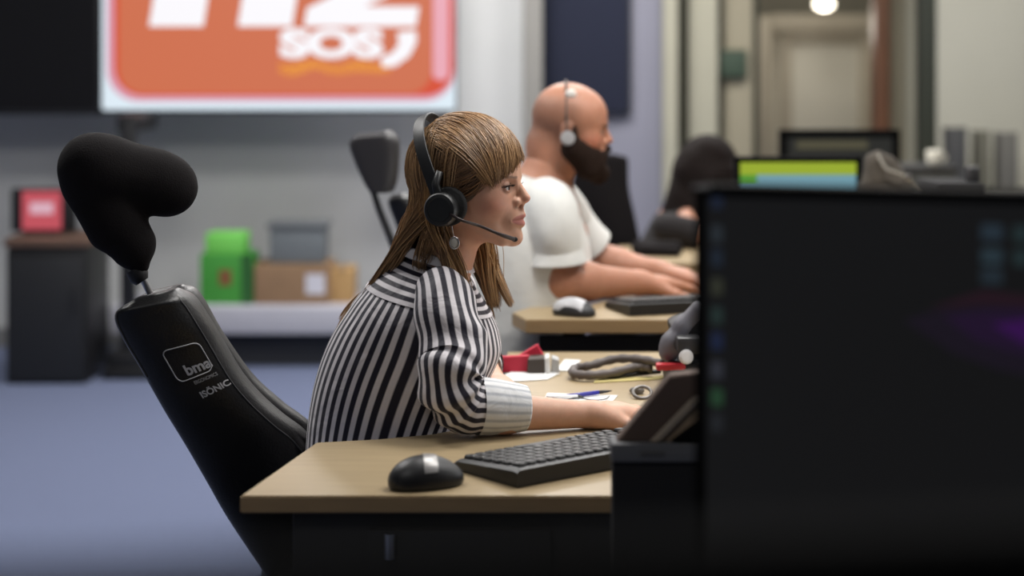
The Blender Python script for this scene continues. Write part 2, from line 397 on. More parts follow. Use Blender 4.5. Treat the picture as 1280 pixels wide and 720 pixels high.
two = [(380,33),(380,10),(452,-28),(462,-44),(452,-58),(432,-60),(416,-46),(378,-46),(384,-70),(408,T0),(478,T0),(506,-64),(508,-36),(490,-10),(452,8),(520,8),(520,33)]
flat('logo_digit', slant(two), 4, W8, scr)
def text_mesh(body, size, bold=0.0, shear=0.0):
    cu = bpy.data.curves.new('t', 'FONT'); cu.body = body; cu.size = size; cu.offset = bold; cu.shear = shear; cu.align_x = 'CENTER'; cu.align_y = 'CENTER'; cu.resolution_u = 6
    o = bpy.data.objects.new('t', cu); COL.objects.link(o)
    dg = bpy.context.evaluated_depsgraph_get(); dg.update(); me = bpy.data.meshes.new_from_object(o.evaluated_get(dg))
    V = np.array([v.co[:] for v in me.vertices]); Fc = [list(p.vertices) for p in me.polygons]
    bpy.data.objects.remove(o); bpy.data.curves.remove(cu); bpy.data.meshes.remove(me)
    return V, Fc
V, Fc = text_mesh('SOS', .185, .012)
cx, cz = xw(414, TY), zw(56, TY)
sxs = (xw(480,TY)-xw(350,TY))/(V[:,0].max()-V[:,0].min()); szs = (38/FPX*TY)/(V[:,1].max()-V[:,1].min())
mesh_obj('logo_letters', np.stack([cx+V[:,0]*sxs, np.full(len(V), TY+.0015), cz+V[:,1]*szs], 1), [f[::1] for f in Fc], W8, scr, smooth=False)
sw = [(497,40),(520,38),(521,52),(512,70),(494,83),(478,84),(476,72),(490,66),(498,56)]
flat('logo_swoosh', sw, 4, W8, scr)
YEL = SM('screen_yellow', (250,178,64), 1.0)
rnd = random.Random(4)
up = [(348+i*10, 78+3*math.sin(i*1.1)+rnd.uniform(-1,1)) for i in range(15)]
flat('logo_strip', up+[(u, v+13+2*math.sin(i*.8)) for i, (u, v) in reversed(list(enumerate(up)))], 3, YEL, scr)
# stand posts of the lit screen, standing in front of the bench with a bracket back to the housing
PYS = 7.66
for u in (161, 543):
    X = xw(u, PYS); hb = tz0-.035
    MB().box((.065, .05, hb), (X, PYS, hb/2), bevel=.006).build('stand_post', BLACK, tv)
    MB().box((.10, TY+.08-PYS, .07), (X, (TY+.08+PYS)/2-.02, tz0-.037), bevel=.01).build('stand_bracket', BLACK, tv)
    MB().box((.26, .20, .05), (X+.04, PYS-.02, .025), bevel=.02).box((.16, .14, .09), (X, PYS-.01, .07), bevel=.02).build('stand_foot', BLACK, tv)
o2 = thing('wall_screen', 'dark switched off screen at the top left edge beside the lit screen', 'screen', (xw(-100,TY), TY, zw(142,TY)))
ax0, ax1, az0 = xw(-340,TY), xw(123.5,TY), zw(144,TY)
MB().box((ax1-ax0, .07, .95), ((ax0+ax1)/2, TY+.045, az0+.475), bevel=.006).build('screen_housing', BLACK, o2)
MB().box((ax1-ax0-.03, .004, .90), ((ax0+ax1)/2, TY+.009, az0+.475)).build('screen_glass', mat('off_screen_glass', (13,13,17), .6, spec=.15), o2)
MB().box((.4, WY-TY-.08, .3), (xw(-110,TY), (WY+TY+.08)/2, az0+.45), bevel=.006).build('wall_bracket', BLACK, o2)

# ------------------------------------------------------------------ low bench along the back wall with boxes
BY = 7.82
bz = zw(384, BY)
bn = thing('bench', 'long low pale bench along the back wall carrying the boxes', 'bench', (xw(220,BY), BY+.2, 0))
BM = mat('bench_laminate', (172,172,182), .5, noise=.03)
bx0, bx1 = xw(137,BY), xw(452,BY)
MB().box((bx1-bx0, .5, .12), ((bx0+bx1)/2, BY+.25, bz-.06), bevel=.008).build('bench_top', BM, bn)
MB().box((bx1-bx0-.1, .36, bz-.12), ((bx0+bx1)/2, BY+.28, (bz-.12)/2)).build('bench_plinth', mat('dark_plinth', (40,42,48), .7), bn)
def carton(name, label, u0, u1, v0, v1, Y, dep, m, tape=None, lid=None, z=None, group=None):
    x0, x1 = xw(u0,Y), xw(u1,Y); z0 = bz if z is None else z; z1 = zw(v0,Y)
    t = thing(name, label, 'box', ((x0+x1)/2, Y+dep/2, z0), group)
    MB().box((x1-x0, dep, z1-z0), ((x0+x1)/2, Y+dep/2, (z0+z1)/2), bevel=.006).build('box_body', m, t)
    return t, x0, x1, z0, z1
GRN = mat('green_print', (58,140,50), .6, noise=.06, scale=8); LGR = mat('light_green_print', (110,196,84), .6, noise=.05, scale=8)
t, x0, x1, z0, z1 = carton('product_box', 'bright green printed box with lighter green top on the bench', 250, 316, 318, 384, 7.92, .22, GRN)
zt = zw(293, 7.92)
MB().box((.92*(x1-x0)*.8, .2, zt-z1), ((x0+x1)/2-.01, 8.03, (zt+z1)/2), bevel=.008).build('box_lid', LGR, t)
MB().box((.055, .003, .07), ((x0+x1)/2-.005, 7.919, z0+.12)).build('box_print', mat('brown_print', (120,74,44), .7), t)
MB().box((.05, .003, z1-z0), (x1-.026, 7.919, (z0+z1)/2)).build('box_print', mat('dark_green_print', (30,86,34), .7), t)
CARD = mat('brown_cardboard', (136,108,82), .85, noise=.06, scale=10)
t, x0, x1, z0, z1 = carton('cardboard_box', 'wide brown cardboard box with a white sticker on the bench', 318, 412, 331, 384, 7.92, .3, CARD)
MB().box((.085, .003, .09), (xw(394,7.92), 7.919, z0+.09)).build('sticker', mat('pale_sticker', (196,196,206), .7), t)
MB().box((x1-x0, .04, .004), ((x0+x1)/2, 8.07, z1+.001)).build('tape', mat('brown_tape', (150,120,86), .4), t)
cb_top = z1+.004
t, x0, x1, z0, z1 = carton('cardboard_box', 'small yellowish cardboard box at the right end of the bench', 413, 441, 338, 384, 7.95, .25, mat('yellow_cardboard', (168,134,88), .85, noise=.06, scale=10))
MB().box((.03, .25, .004), ((x0+x1)/2, 8.07, z1+.001)).build('tape', MATS['brown_tape'], t)
t, x0, x1, z0, z1 = carton('storage_crate', 'dark grey plastic crate stacked on the wide brown cardboard box', 337, 405, 281, 331, 7.95, .22, mat('crate_grey', (104,110,114), .6), z=cb_top)
MB().box((x1-x0+.03, .24, .02), ((x0+x1)/2, 8.06, z1-.005), bevel=.004).build('crate_rim', mat('crate_rim_grey', (96,100,104), .6), t)

# cabinet with the small red monitor, far left
CY = 7.45
cz1 = zw(298, CY)
x0, x1 = xw(8,CY), xw(108,CY)
cb = thing('cabinet', 'black floor cabinet with a wooden top at the far left', 'cabinet', ((x0+x1)/2, CY+.2, 0))
MB().box((x1-x0, .42, cz1-.04), ((x0+x1)/2, CY+.21, (cz1-.04)/2+.0), bevel=.006).build('cabinet_body', BLACK, cb)
MB().box((x1-x0+.02, .44, .035), ((x0+x1)/2, CY+.21, cz1-.018), bevel=.005).build('cabinet_top', mat('walnut_top', (96,74,62), .5, noise=.15, scale=8, stretch=(1,8,1)), cb)
dr = MB().box((x1-x0-.03, .014, cz1-.1), ((x0+x1)/2, CY-.006, (cz1-.06)/2), bevel=.003).build('cabinet_door', mat('cabinet_door_black', (27,28,31), .5), cb)
MB().box((.012, .016, .12), (x1-.04, CY-.02, cz1*.6), bevel=.004).build('handle', DARK, dr)
sm = thing('small_monitor', 'small monitor with a red and pink screen on the far left cabinet', 'monitor', (xw(52,7.6), 7.6, cz1))
sx0, sx1, sz0, sz1 = xw(13,7.6), xw(93,7.6), cz1+.012, zw(236,7.6)
MB().box((sx1-sx0, .05, sz1-sz0), ((sx0+sx1)/2, 7.63, (sz0+sz1)/2), bevel=.006).box((.14,.12,.012), ((sx0+sx1)/2, 7.63, cz1+.006)).build('monitor_housing', BLACK, sm)
s2 = MB().box((xw(77,7.6)-xw(28,7.6), .004, (48)/FPX*7.6), (xw(52,7.6), 7.603, (sz0+sz1)/2)).build('monitor_screen', SM('red_screen', (216,92,104), .75), sm)
MB().box((.10, .003, .05), (xw(52,7.6), 7.600, (sz0+sz1)/2+.01), bevel=.001).build('screen_window', SM('pink_screen', (236,190,206), .8), s2)
# ------------------------------------------------------------------ desks
DZ = .74
def desk_top(name, poly, z, th, parent, m=WOOD, me=EDGEW):
    b = bmesh.new(); n = len(poly)
    hi = [b.verts.new((x, y, z)) for x, y in poly]; lo = [b.verts.new((x, y, z-th)) for x, y in poly]
    f0 = b.faces.new(hi); b.faces.new(lo[::-1]); sides = [b.faces.new((hi[i], lo[i], lo[(i+1) % n], hi[(i+1) % n])) for i in range(n)]
    bmesh.ops.recalc_face_normals(b, faces=b.faces)
    bmesh.ops.bevel(b, geom=[e for e in b.edges if abs(e.verts[0].co.z-e.verts[1].co.z) < 1e-6], offset=.002, segments=2, affect='EDGES')
    for f in b.faces: f.material_index = 1 if abs(f.normal.z) < .9 else 0
    mesh = bpy.data.meshes.new(name); b.to_mesh(mesh); b.free(); mesh.materials.append(m); mesh.materials.append(me)
    o = bpy.data.objects.new(name, mesh); COL.objects.link(o); attach(o, parent); return o
DPAN = mat('dark_panel', (20,20,22), .7, noise=.08, scale=6)
wd = thing('desk', 'pale wooden desk at which the woman in the striped blouse sits', 'desk', (.3, 3.1, 0))
inner = [(-.3185,2.86),(-.22,2.885),(-.13,2.925),(-.07,2.985),(-.035,3.07),(-.02,3.18),(-.015,3.30)]
desk_top('desk_top', [(-.387,2.506),(1.25,2.506),(1.25,3.76),(-.01,3.76)]+inner[::-1], DZ, .025, wd)
MB().box((1.55, .03, .50), (.46, 2.545, .46), bevel=.003).build('front_panel', DPAN, wd)
for x, y in ((-.28,2.62),(1.18,2.62),(1.18,3.68),(.1,3.68)):
    MB().box((.05,.05,.715), (x, y, .3575), bevel=.004).box((.09,.09,.012), (x, y, .006), bevel=.003).build('leg', DARK, wd)
pedx = xw(520, 2.47)
pb = MB().box((.26, .02, .34), (pedx+.06, 2.52, .52), bevel=.003).build('storage_box', DPAN, wd)
MB().cyl(.007, .007, .035, P(487,682,2.5), rot=ry(0), n=16).build('lock_barrel', CHROME, pb)
md = thing('desk', 'pale wooden desk with dark mouse where the bald man works', 'desk', (.6, 4.2, 0))
MZ = .797
desk_top('desk_top', [(.03,3.84),(1.6,3.84),(1.6,4.62),(.36,4.62),(.31,4.42),(.26,4.22),(.18,4.09),(.04,4.04),(.0,3.95)], MZ, .03, md)
MB().box((1.5, .02, .62), (.81, 3.92, .44), bevel=.003).build('front_panel', DPAN, md)
for x, y in ((.14,3.98),(1.52,3.98),(1.52,4.55),(.55,4.55)):
    MB().box((.05,.05,MZ-.03), (x, y, (MZ-.03)/2), bevel=.004).box((.09,.09,.012), (x, y, .006), bevel=.003).build('leg', DARK, md)
fd = thing('desk', 'narrow pale desk farther back, beyond the bald man\'s forearms', 'desk', (1.2, 5.4, 0))
FZ = .775
desk_top('desk_top', [(.30,5.12),(2.2,5.12),(2.2,5.62),(.34,5.62)], FZ, .03, fd)
MB().box((1.7, .02, .55), (1.3, 5.5, .42)).build('front_panel', DPAN, fd)
for x, y in ((.4,5.2),(2.1,5.2),(2.1,5.55),(.45,5.55)):
    MB().box((.05,.05,FZ-.03), (x, y, (FZ-.03)/2), bevel=.004).build('leg', DARK, fd)

# ------------------------------------------------------------------ things on the woman's desk
def blob(name, spec, h, m, parent, lo, hi):
    S = SDF(lo, hi, h)
    for s in spec: getattr(S, s[0])(*s[1:])
    V, Q = S.mesh(); return mesh_obj(name, V, Q, m, parent)
def mouse(label, c, yaw, silver, k=1.0, scheme=0):
    t = thing('computer_mouse', label, 'mouse', tuple(c))
    Rm = np.array(rz(yaw)); c = np.array(c)
    S = SDF((-.075,-.05,-.001), (.075,.05,.06), .0016)
    S.ell((-.006,0,.010), (.050,.031,.033), .01).ell((.018,0,.008), (.036,.029,.020), .012)
    S.f = np.maximum(S.f, -(S.ax[2][None,None,:]-.0015)).astype(np.float32)
    V, Q = S.mesh(); Vw = (V*k)@Rm.T+c
    mesh_obj('mouse_shell', Vw, Q, BLACK if scheme == 0 else DARK, t)
    nrm = V-np.array((0,0,.005)); keep = []
    wdt = .010 if scheme == 0 else .024
    for q in Q:
        p = V[q].mean(0)
        a, b_ = (-.006, .014) if scheme == 0 else (-.05, .03)
        if p[2] > .014 and a < p[0]-(.35*p[1] if scheme == 0 else 0) < b_ and abs(p[1]) < .028 and (scheme or p[1] < .02): keep.append(q)
    Q2 = np.array(keep); u, inv = np.unique(Q2, return_inverse=True); V2 = V[u]+.0011*(nrm[u]/np.linalg.norm(nrm[u], axis=1)[:, None])
    mesh_obj('mouse_cover', (V2*k)@Rm.T+c, inv.reshape(-1, 4), silver, t)
    w = MB().cyl(.008, .008, .007, Vector((Vector((.030,0,.0255))*k)), rot=rx(math.pi/2), n=16)
    for v in w.bm.verts: v.co = Vector(np.array(v.co)@Rm.T+c)
    w.build('scroll_wheel', DARK, t)
    return t
SILV = mat('silver_plastic', (150,148,146), .35, .3)
mouse('black computer mouse with a silver band on the near desk corner', (xw(533,2.56), 2.565, DZ), R(28), SILV, 1.07, 0)
mouse('dark mouse with pale top on the bald man\'s desk', (xw(718,3.905), 3.905, MZ), R(-25), mat('pale_grey_plastic', (178,178,180), .35), .92, 1)

KEYM = mat('keycap_black', (20,19,19), .45, noise=.08)
def keyboard(label, corner, ang, z, per_key=True, Lk=.45, Wk=.155):
    """corner: user's-side left corner; long axis along ang; width to the right of it"""
    ld_ = Vector((math.cos(ang), math.sin(ang), 0)); wd_ = Vector((math.sin(ang), -math.cos(ang), 0))
    M3 = Matrix((ld_, wd_, Vector((0,0,1)))).transposed()
    o = Vector((corner[0], corner[1], z)); cen = o+ld_*Lk/2+wd_*Wk/2
    t = thing('keyboard', label, 'keyboard', tuple(cen))
    tilt = R(5)
    def place(l, w, h): return o+ld_*l+wd_*w+Vector((0,0,h+w*math.sin(tilt)))
    M = M3 @ rx(tilt)
    # the pair (ld_, wd_, z) is left handed, so build the case from points
    prof = [(0,.0),(0,.010),(.012,.016),(Wk-.01,.016+.010),(Wk,.024),(Wk,.0)]
    n = len(prof)
    V = [tuple(o+ld_*l+wd_*w+Vector((0,0,h+.002))) for l in (0, .006, Lk-.006, Lk) for w, h in prof]
    for a in (0, 3):
        for i in range(n): V[a*n+i] = tuple(Vector(V[a*n+i])-Vector((0,0,.004 if 0 < i < n-1 else 0)))
    Fc = [(a*n+i, a*n+(i+1) % n, (a+1)*n+(i+1) % n, (a+1)*n+i) for a in range(3) for i in range(n)]+[tuple(range(n))[::-1], tuple(3*n+i for i in range(n))]
    case = mesh_obj('keyboard_case', V, Fc, BLACK, t, angle=30)
    bmx = bmesh.new(); bmx.from_mesh(case.data); bmesh.ops.recalc_face_normals(bmx, faces=bmx.faces); bmx.to_mesh(case.data); bmx.free()
    for fl in (.05, Lk-.05): MB().box((.03,.012,.012), o+ld_*fl+wd_*(Wk-.02)+Vector((0,0,.006))).build('foot', BLACK, t)
    pitch = .0188; rows = 6; allk = MB(); first = {}
    rot = Matrix((ld_, -wd_, Vector((0,0,1)))).transposed() @ rx(-math.atan2(.010, Wk-.02))
    for r_ in range(rows):
        w = .020+r_*(Wk-.038)/5.0*.98
        l = .012
        while l < Lk-.022:
            kw = .0172
            if r_ == 0 and .10 < l < .18: kw = .105
            if abs(l-.30) < .008 or abs(l-.37) < .008: l += .010
            h = .0175+ .010*(w-.012)/(Wk-.022)
            pos = o+ld_*(l+kw/2)+wd_*w+Vector((0,0,h+.002))
            if per_key:
                key = ('k', round(kw,4))
                if key not in first:
                    m_ = MB().box((kw,.0182,.007), (0,0,0), bevel=.0025, seg=1).build('key', KEYM, None); first[key] = m_.data; bpy.data.objects.remove(m_)
                ob = bpy.data.objects.new('key', first[key]); COL.objects.link(ob); ob.parent = t
                ob.matrix_local = Matrix.Translation(pos-t.location) @ rot.to_4x4()
            else: allk.box((kw,.0182,.007), pos, rot)
            l += kw+.0016
    if not per_key: allk.build('keys', KEYM, t)
    return t
keyboard('black keyboard beside the silver banded mouse on the woman\'s desk', (-.090,2.668), math.atan2(.63,.777), DZ)
keyboard('black keyboard on the bald man\'s desk', (xw(756,4.02),4.03), math.atan2(.32,.95), MZ, False, Lk=.42, Wk=.15)

# end panel of the desk with a sloping document holder on it
EY = 2.30
ez = zw(555, EY)
ec = thing('partition', 'black upright partition with a dark grey cap at the right end of the desk', 'partition', (xw(830,EY), EY+.03, 0))
ex0, ex1 = xw(766,EY), xw(766,EY)+.46
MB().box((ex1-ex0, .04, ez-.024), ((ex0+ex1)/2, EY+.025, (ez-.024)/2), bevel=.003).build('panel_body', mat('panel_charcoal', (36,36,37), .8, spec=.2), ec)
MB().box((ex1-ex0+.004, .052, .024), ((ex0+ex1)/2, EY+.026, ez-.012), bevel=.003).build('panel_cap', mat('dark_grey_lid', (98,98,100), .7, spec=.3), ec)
MB().box((.03, .002, .005), (xw(815,EY), EY-.001, ez-.012)).build('badge', mat('worn_badge', (88,86,84), .5), ec)
dh = thing('document_holder', 'dark slanted document holder with a cardboard folder on the black partition', 'document holder', (xw(835,EY+.03), EY+.03, ez))
def quad_slab(name, uv, Y, th, m, parent):
    pts = [P(u, v, Y) for u, v in uv]; V = [tuple(p) for p in pts]+[tuple(p+Vector((0,th,0))) for p in pts]; n = len(pts)
    Fc = [tuple(range(n))[::-1], tuple(range(n, 2*n))]+[(i, (i+1) % n, n+(i+1) % n, n+i) for i in range(n)]
    o = mesh_obj(name, V, Fc, m, parent, smooth=False)
    b = bmesh.new(); b.from_mesh(o.data); bmesh.ops.recalc_face_normals(b, faces=b.faces); bmesh.ops.bevel(b, geom=list(b.edges), offset=.002, segments=1, affect='EDGES'); b.to_mesh(o.data); b.free(); return o
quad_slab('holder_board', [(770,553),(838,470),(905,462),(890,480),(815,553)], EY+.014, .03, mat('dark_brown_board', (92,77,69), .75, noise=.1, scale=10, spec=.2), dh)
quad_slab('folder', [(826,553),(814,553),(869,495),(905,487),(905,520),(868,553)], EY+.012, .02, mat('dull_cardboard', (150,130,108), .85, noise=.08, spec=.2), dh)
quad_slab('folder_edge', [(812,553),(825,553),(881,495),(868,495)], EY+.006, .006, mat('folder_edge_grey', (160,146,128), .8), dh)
quad_slab('holder_foot', [(838,553),(880,522),(930,522),(930,553)], EY+.002, .03, MATT, dh)

# desk phone at the right with grey handset
PY = 3.35
ph = thing('desk_phone', 'black desk telephone with a grey upright handset near the slanted holder', 'telephone', (xw(850,PY), PY, DZ))
b0 = P(868,455,PY)
MB().box((.14,.16,.05), (xw(880,PY), PY+.05, DZ+.026), bevel=.01).box((.10,.10,.11), (xw(880,PY), PY+.06, DZ+.08), rot=ry(R(-18)), bevel=.012).build('phone_base', BLACK, ph)
blob('handset', [('cone', tuple(P(836,440,PY)), tuple(P(840,428,PY)), .019, .020, .01), ('cone', tuple(P(838,432,PY)), tuple(P(852,408,PY)), .018, .015, .012), ('cone', tuple(P(852,408,PY)), tuple(P(873,388,PY)), .015, .017, .012)], .003, mat('handset_grey', (92,91,98), .5), ph, tuple(P(815,460,PY)-Vector((0,.05,0))), tuple(P(900,370,PY)+Vector((0,.05,0))))
MB().cyl(.014,.013,.02, P(858,446,PY-.07), rot=rx(R(80)), n=20, bevel=.003).build('dial_knob', mat('white_knob', (206,206,206), .4), ph)
MB().box((.05,.05,.03), P(862,430,PY-.04), bevel=.006).build('clamp', DARK, ph)
MB().box((.055,.03,.012), P(838,458,PY-.03), bevel=.004).build('red_button', mat('red_plastic', (170,30,40), .5), ph)

# hose loop / cable bundle
def on_desk(u, v, z=DZ):   # point of the desk plane seen at that place
    Y = (HC-z)*FPX/(v-HV); return Vector((xw(u, Y), Y, z))
cp = [on_desk(828,455,DZ+.03), on_desk(800,449,DZ+.035), on_desk(768,449,DZ+.03), on_desk(738,457,DZ+.02), on_desk(720,460,DZ+.015), on_desk(716,466,DZ+.013), on_desk(730,469,DZ+.012), on_desk(760,467,DZ+.013), on_desk(795,459,DZ+.02), on_desk(815,460,DZ+.02)]
V, Fc = tube(catmull(cp, 70), .0085+.0009*np.sin(np.arange(70)*1.6), 14)
hs = thing('handset_cord', 'thick grey ribbed cord looped on the desk beside the phone', 'cord', tuple(cp[4]))
mesh_obj('cord_loop', V, Fc, mat('cord_grey', (92,84,80), .55), hs)
V, Fc = tube(catmull([on_desk(735,470,DZ+.006), on_desk(770,470,DZ+.006), on_desk(806,466,DZ+.008), on_desk(826,464,DZ+.01)], 20), .005, 8)
mesh_obj('cord_end', V, Fc, BLACK, hs)
# papers, pens, small box
def sheet(name, label, uv, z, m, th=.0012, cat='paper'):
    pts = [on_desk(u, v, z) for u, v in uv]; V = [tuple(p) for p in pts]+[tuple(p-Vector((0,0,th))) for p in pts]; n = len(pts)
    Fc = [tuple(range(n))[::-1], tuple(range(n, 2*n))]+[(i, (i+1) % n, n+(i+1) % n, n+i) for i in range(n)]
    o = mesh_obj(name, V, Fc, m, None, smooth=False)
    b = bmesh.new(); b.from_mesh(o.data); bmesh.ops.recalc_face_normals(b, faces=b.faces); b.to_mesh(o.data); b.free()
    return tag(o, label, cat)
sheet('paper_sheet', 'white paper sheet lying under the blue pen', [(678,503),(684,491),(772,494),(752,517),(700,516)], DZ+.002, WHITEP)
sheet('paper_sheet', 'white paper sheet under the red card at the desk\'s far side', [(612,478),(640,464),(700,466),(684,474)], DZ+.002, WHITEP)
sheet('paper_sheet', 'white paper sheet lying left of the looped cord', [(694,463),(706,449),(726,450),(716,463)], DZ+.002, WHITEP)
sheet('paper_strip', 'long yellowish paper strip in front of the looped cord', [(742,478),(744,474),(834,469),(834,473)], DZ+.002, mat('yellow_paper', (196,182,120), .8))
pen = thing('pen', 'blue ballpoint pen with dark tip lying across the white sheet', 'pen', tuple(on_desk(728,492)))
a, b_ = on_desk(704,496,DZ+.006), on_desk(748,490.5,DZ+.008)
V, Fc = tube([a, a.lerp(b_,.5), b_], .0042, 12); mesh_obj('pen_barrel', V, Fc, mat('blue_plastic', (40,40,140), .35), pen)
c2 = b_+(b_-a).normalized()*.028
V, Fc = tube([b_, b_.lerp(c2,.6), c2], [.0038,.0028,.001], 12); mesh_obj('pen_tip', V, Fc, DARK, pen)
p2 = thing('pen', 'white pen lying on the sheet left of the blue pen', 'pen', tuple(on_desk(700,496)))
a, b_ = on_desk(683,497,DZ+.006), on_desk(722,496,DZ+.006)
V, Fc = tube([a, a.lerp(b_,.5), b_], .0042, 12); mesh_obj('pen_barrel', V, Fc, mat('white_plastic', (226,226,226), .35), p2)
V, Fc = tube([b_, b_+Vector((.006,0,0)), b_+Vector((.012,0,0))], [.004,.0025,.001], 12); mesh_obj('pen_tip', V, Fc, DARK, p2)
gl = thing('wire_ring', 'thin dark wire loop lying over the white sheet and pens', 'wire', tuple(on_desk(735,498)))
ring = [on_desk(690,497,DZ+.010), on_desk(705,500,DZ+.006), on_desk(722,497,DZ+.012), on_desk(740,500,DZ+.006), on_desk(756,499,DZ+.006), on_desk(762,495,DZ+.006)]
V, Fc = tube(catmull(ring, 30), .0011, 6); mesh_obj('wire', V, Fc, DARK, gl)
br = thing('wrist_watch', 'small grey metal watch lying near the hand', 'watch', tuple(on_desk(803,487)))
wc = on_desk(803,488,DZ+.014)
aa = np.linspace(0, 2*math.pi, 25); wc = wc-Vector((0,0,.004))
V, Fc = tube([wc+Vector((.017*math.cos(q), .016*math.sin(q), .008*math.sin(q*1.0))) for q in aa], .0035, 8); mesh_obj('watch_strap', V, Fc, mat('dull_steel', (116,112,108), .4, .7), br)
MB().cyl(.014,.014,.008, on_desk(796,488,DZ+.006), n=20, bevel=.002).build('watch_case', MATS['dull_steel'], br)
# red card, little box
RED = mat('red_card', (196,36,62), .6, noise=.04)
rc = thing('folded_card', 'bright red folded card standing at the far edge of the desk', 'card', tuple(on_desk(650,464)))
RY = on_desk(650,466).y
quad_slab('card_front', [(622,466),(624,446),(662,444),(660,466)], RY, .012, RED, rc)
quad_slab('card_flap', [(646,446),(672,430),(681,446),(680,452),(660,452)], RY+.03, .01, mat('red_card_flap', (206,44,70), .6), rc)
mb = thing('small_box', 'tiny dark and white box in front of the red card', 'box', tuple(on_desk(678,468)))
BYY = on_desk(678,468).y
quad_slab('box_front', [(659,467),(660,449),(681,448),(681,467)], BYY, .05, mat('dark_taupe_card', (66,58,52), .7), mb)
quad_slab('box_side', [(681,467),(681,448),(687,446),(688,467)], BYY, .05, WHITEP, mb)
quad_slab('box_back', [(689,468),(690,447),(699,450),(699,467)], BYY+.01, .04, mat('grey_card', (180,180,178), .7), mb)

# ------------------------------------------------------------------ monitors
def monitor(label, x0, x1, z0, z1, Y, yaw=0.0, screen=None, desk_z=DZ, depth=.035, name='monitor', stand=True, bez=.012, back=False):
    cx = (x0+x1)/2; w = x1-x0; h = z1-z0
    t = thing(name, label, 'monitor', (cx, Y, desk_z)); t.rotation_euler = (0,0,yaw)
    L = lambda mb, nm, m, par=None: mb.build(nm, m, t if par is None else par)
    off = Vector((cx, Y, 0))
    L(MB().box((w, depth, h), off+Vector((0, depth/2, (z0+z1)/2)), bevel=.005), 'monitor_housing', MATT)
    for a in (((w, .006, bez), (0, -.002, z1-bez/2)), ((w, .006, bez), (0, -.002, z0+bez/2)), ((bez, .006, h), (-w/2+bez/2, -.002, (z0+z1)/2)), ((bez, .006, h), (w/2-bez/2, -.002, (z0+z1)/2))):
        L(MB().box(a[0], off+Vector(a[1]), bevel=.0015, seg=1), 'bezel', MATT)
    s = None
    if screen is not None:
        s = L(MB().box((w-2*bez, .003, h-2*bez), off+Vector((0, -.0005, (z0+z1)/2))), 'monitor_screen', screen)
    if stand:
        L(MB().box((.05, .04, z0+.12-desk_z), off+Vector((0, depth+.03, (desk_z+z0+.12)/2)), bevel=.006), 'stand_neck', BLACK)
        L(MB().box((.24, .19, .016), off+Vector((0, depth+.02, desk_z+.008)), bevel=.006), 'stand_foot', BLACK)
    return t, s
NYL, NYAW, NW = 1.72, R(-19), .66
nl = P(869, 231, NYL); ncx = nl.x+NW/2*math.cos(NYAW); NY = NYL+NW/2*math.sin(NYAW); NZ1 = nl.z
NOFF = emit_mat('dark_screen', (26,26,27), .62, (10,10,11))
nm, ns = monitor('large near monitor with a dark desktop and dim icons at the right', ncx-NW/2, ncx+NW/2, NZ1-.40, NZ1, NY, NYAW, NOFF, DZ, .04, bez=.011)
def on_screen(u, v):
    """frame place -> (across, up) on the turned screen"""
    k = (u-640)/FPX; t_ = (k*NYL-nl.x)/(math.cos(NYAW)-k*math.sin(NYAW)); Y = NYL+t_*math.sin(NYAW)
    return ncx-NW/2+t_, HC-(v-HV)*Y/FPX
def icon(u, v, w, h, rgb, s=.5):
    x, z = on_screen(u, v)
    return MB().box((w*NY/FPX, .0012, h*NY/FPX), (x, NY-.0026, z), bevel=.0004, seg=1).build('desktop_icon', emit_mat('icon_%d_%d' % (u, v), rgb, s), ns)
for v, c_ in ((250,(30,38,56)),(292,(44,50,56)),(322,(34,42,54)),(358,(54,56,46)),(394,(40,54,52)),(426,(32,40,66)),(462,(54,56,64)),(496,(42,72,50)),(528,(38,40,44))):
    icon(897, v, 15, 22, c_, .7)
for v, c_ in ((290,(42,54,64)),(320,(44,58,66)),(345,(38,48,56))): icon(1240, v, 26, 20, c_, .7)
for v in (292, 322): icon(1276, v, 18, 20, (38,52,54), .7)
def streak(poly, rgb, k):
    M = Matrix(((1,0,0,0),(0,0,-1,NY-.0021-.0002*k),(0,1,0,0),(0,0,0,1)))
    MB().prism([on_screen(u, v) for u, v in poly], .0004, M).build('wallpaper_streak', emit_mat('streak_%d' % k, rgb, .62), ns, smooth=None)
streak([(1130,400),(1180,385),(1240,380),(1300,370),(1340,390),(1340,480),(1250,462),(1190,440)], (32,26,38), 0)
streak([(1180,395),(1230,388),(1300,385),(1340,398),(1340,455),(1270,440),(1220,425)], (40,24,52), 1)
streak([(1240,405),(1290,398),(1340,405),(1340,435),(1280,428)], (62,22,88), 2)
streak([(1160,385),(1230,362),(1310,372),(1300,384),(1230,380)], (44,26,36), 3)
# power dot on the left top corner of the near monitor
MB().box((.018,.003,.004), (on_screen(878,234)[0], NY-.006, on_screen(878,234)[1])).build('badge', mat('badge_grey', (86,86,88), .4), nm)
nd = thing('desk', 'dark desk carrying the large near monitor', 'desk', (.6, 1.55, 0))
desk_top('desk_top', [(-.2,1.15),(1.5,1.15),(1.5,1.95),(-.2,1.95)], DZ-.002, .028, nd, mat('dark_desk_top', (34,33,33), .6), DPAN)
for x, y in ((-.1,1.25),(1.4,1.25),(1.4,1.85),(-.1,1.85)): MB().box((.05,.05,DZ-.03), (x, y, (DZ-.03)/2), bevel=.004).build('leg', DARK, nd)

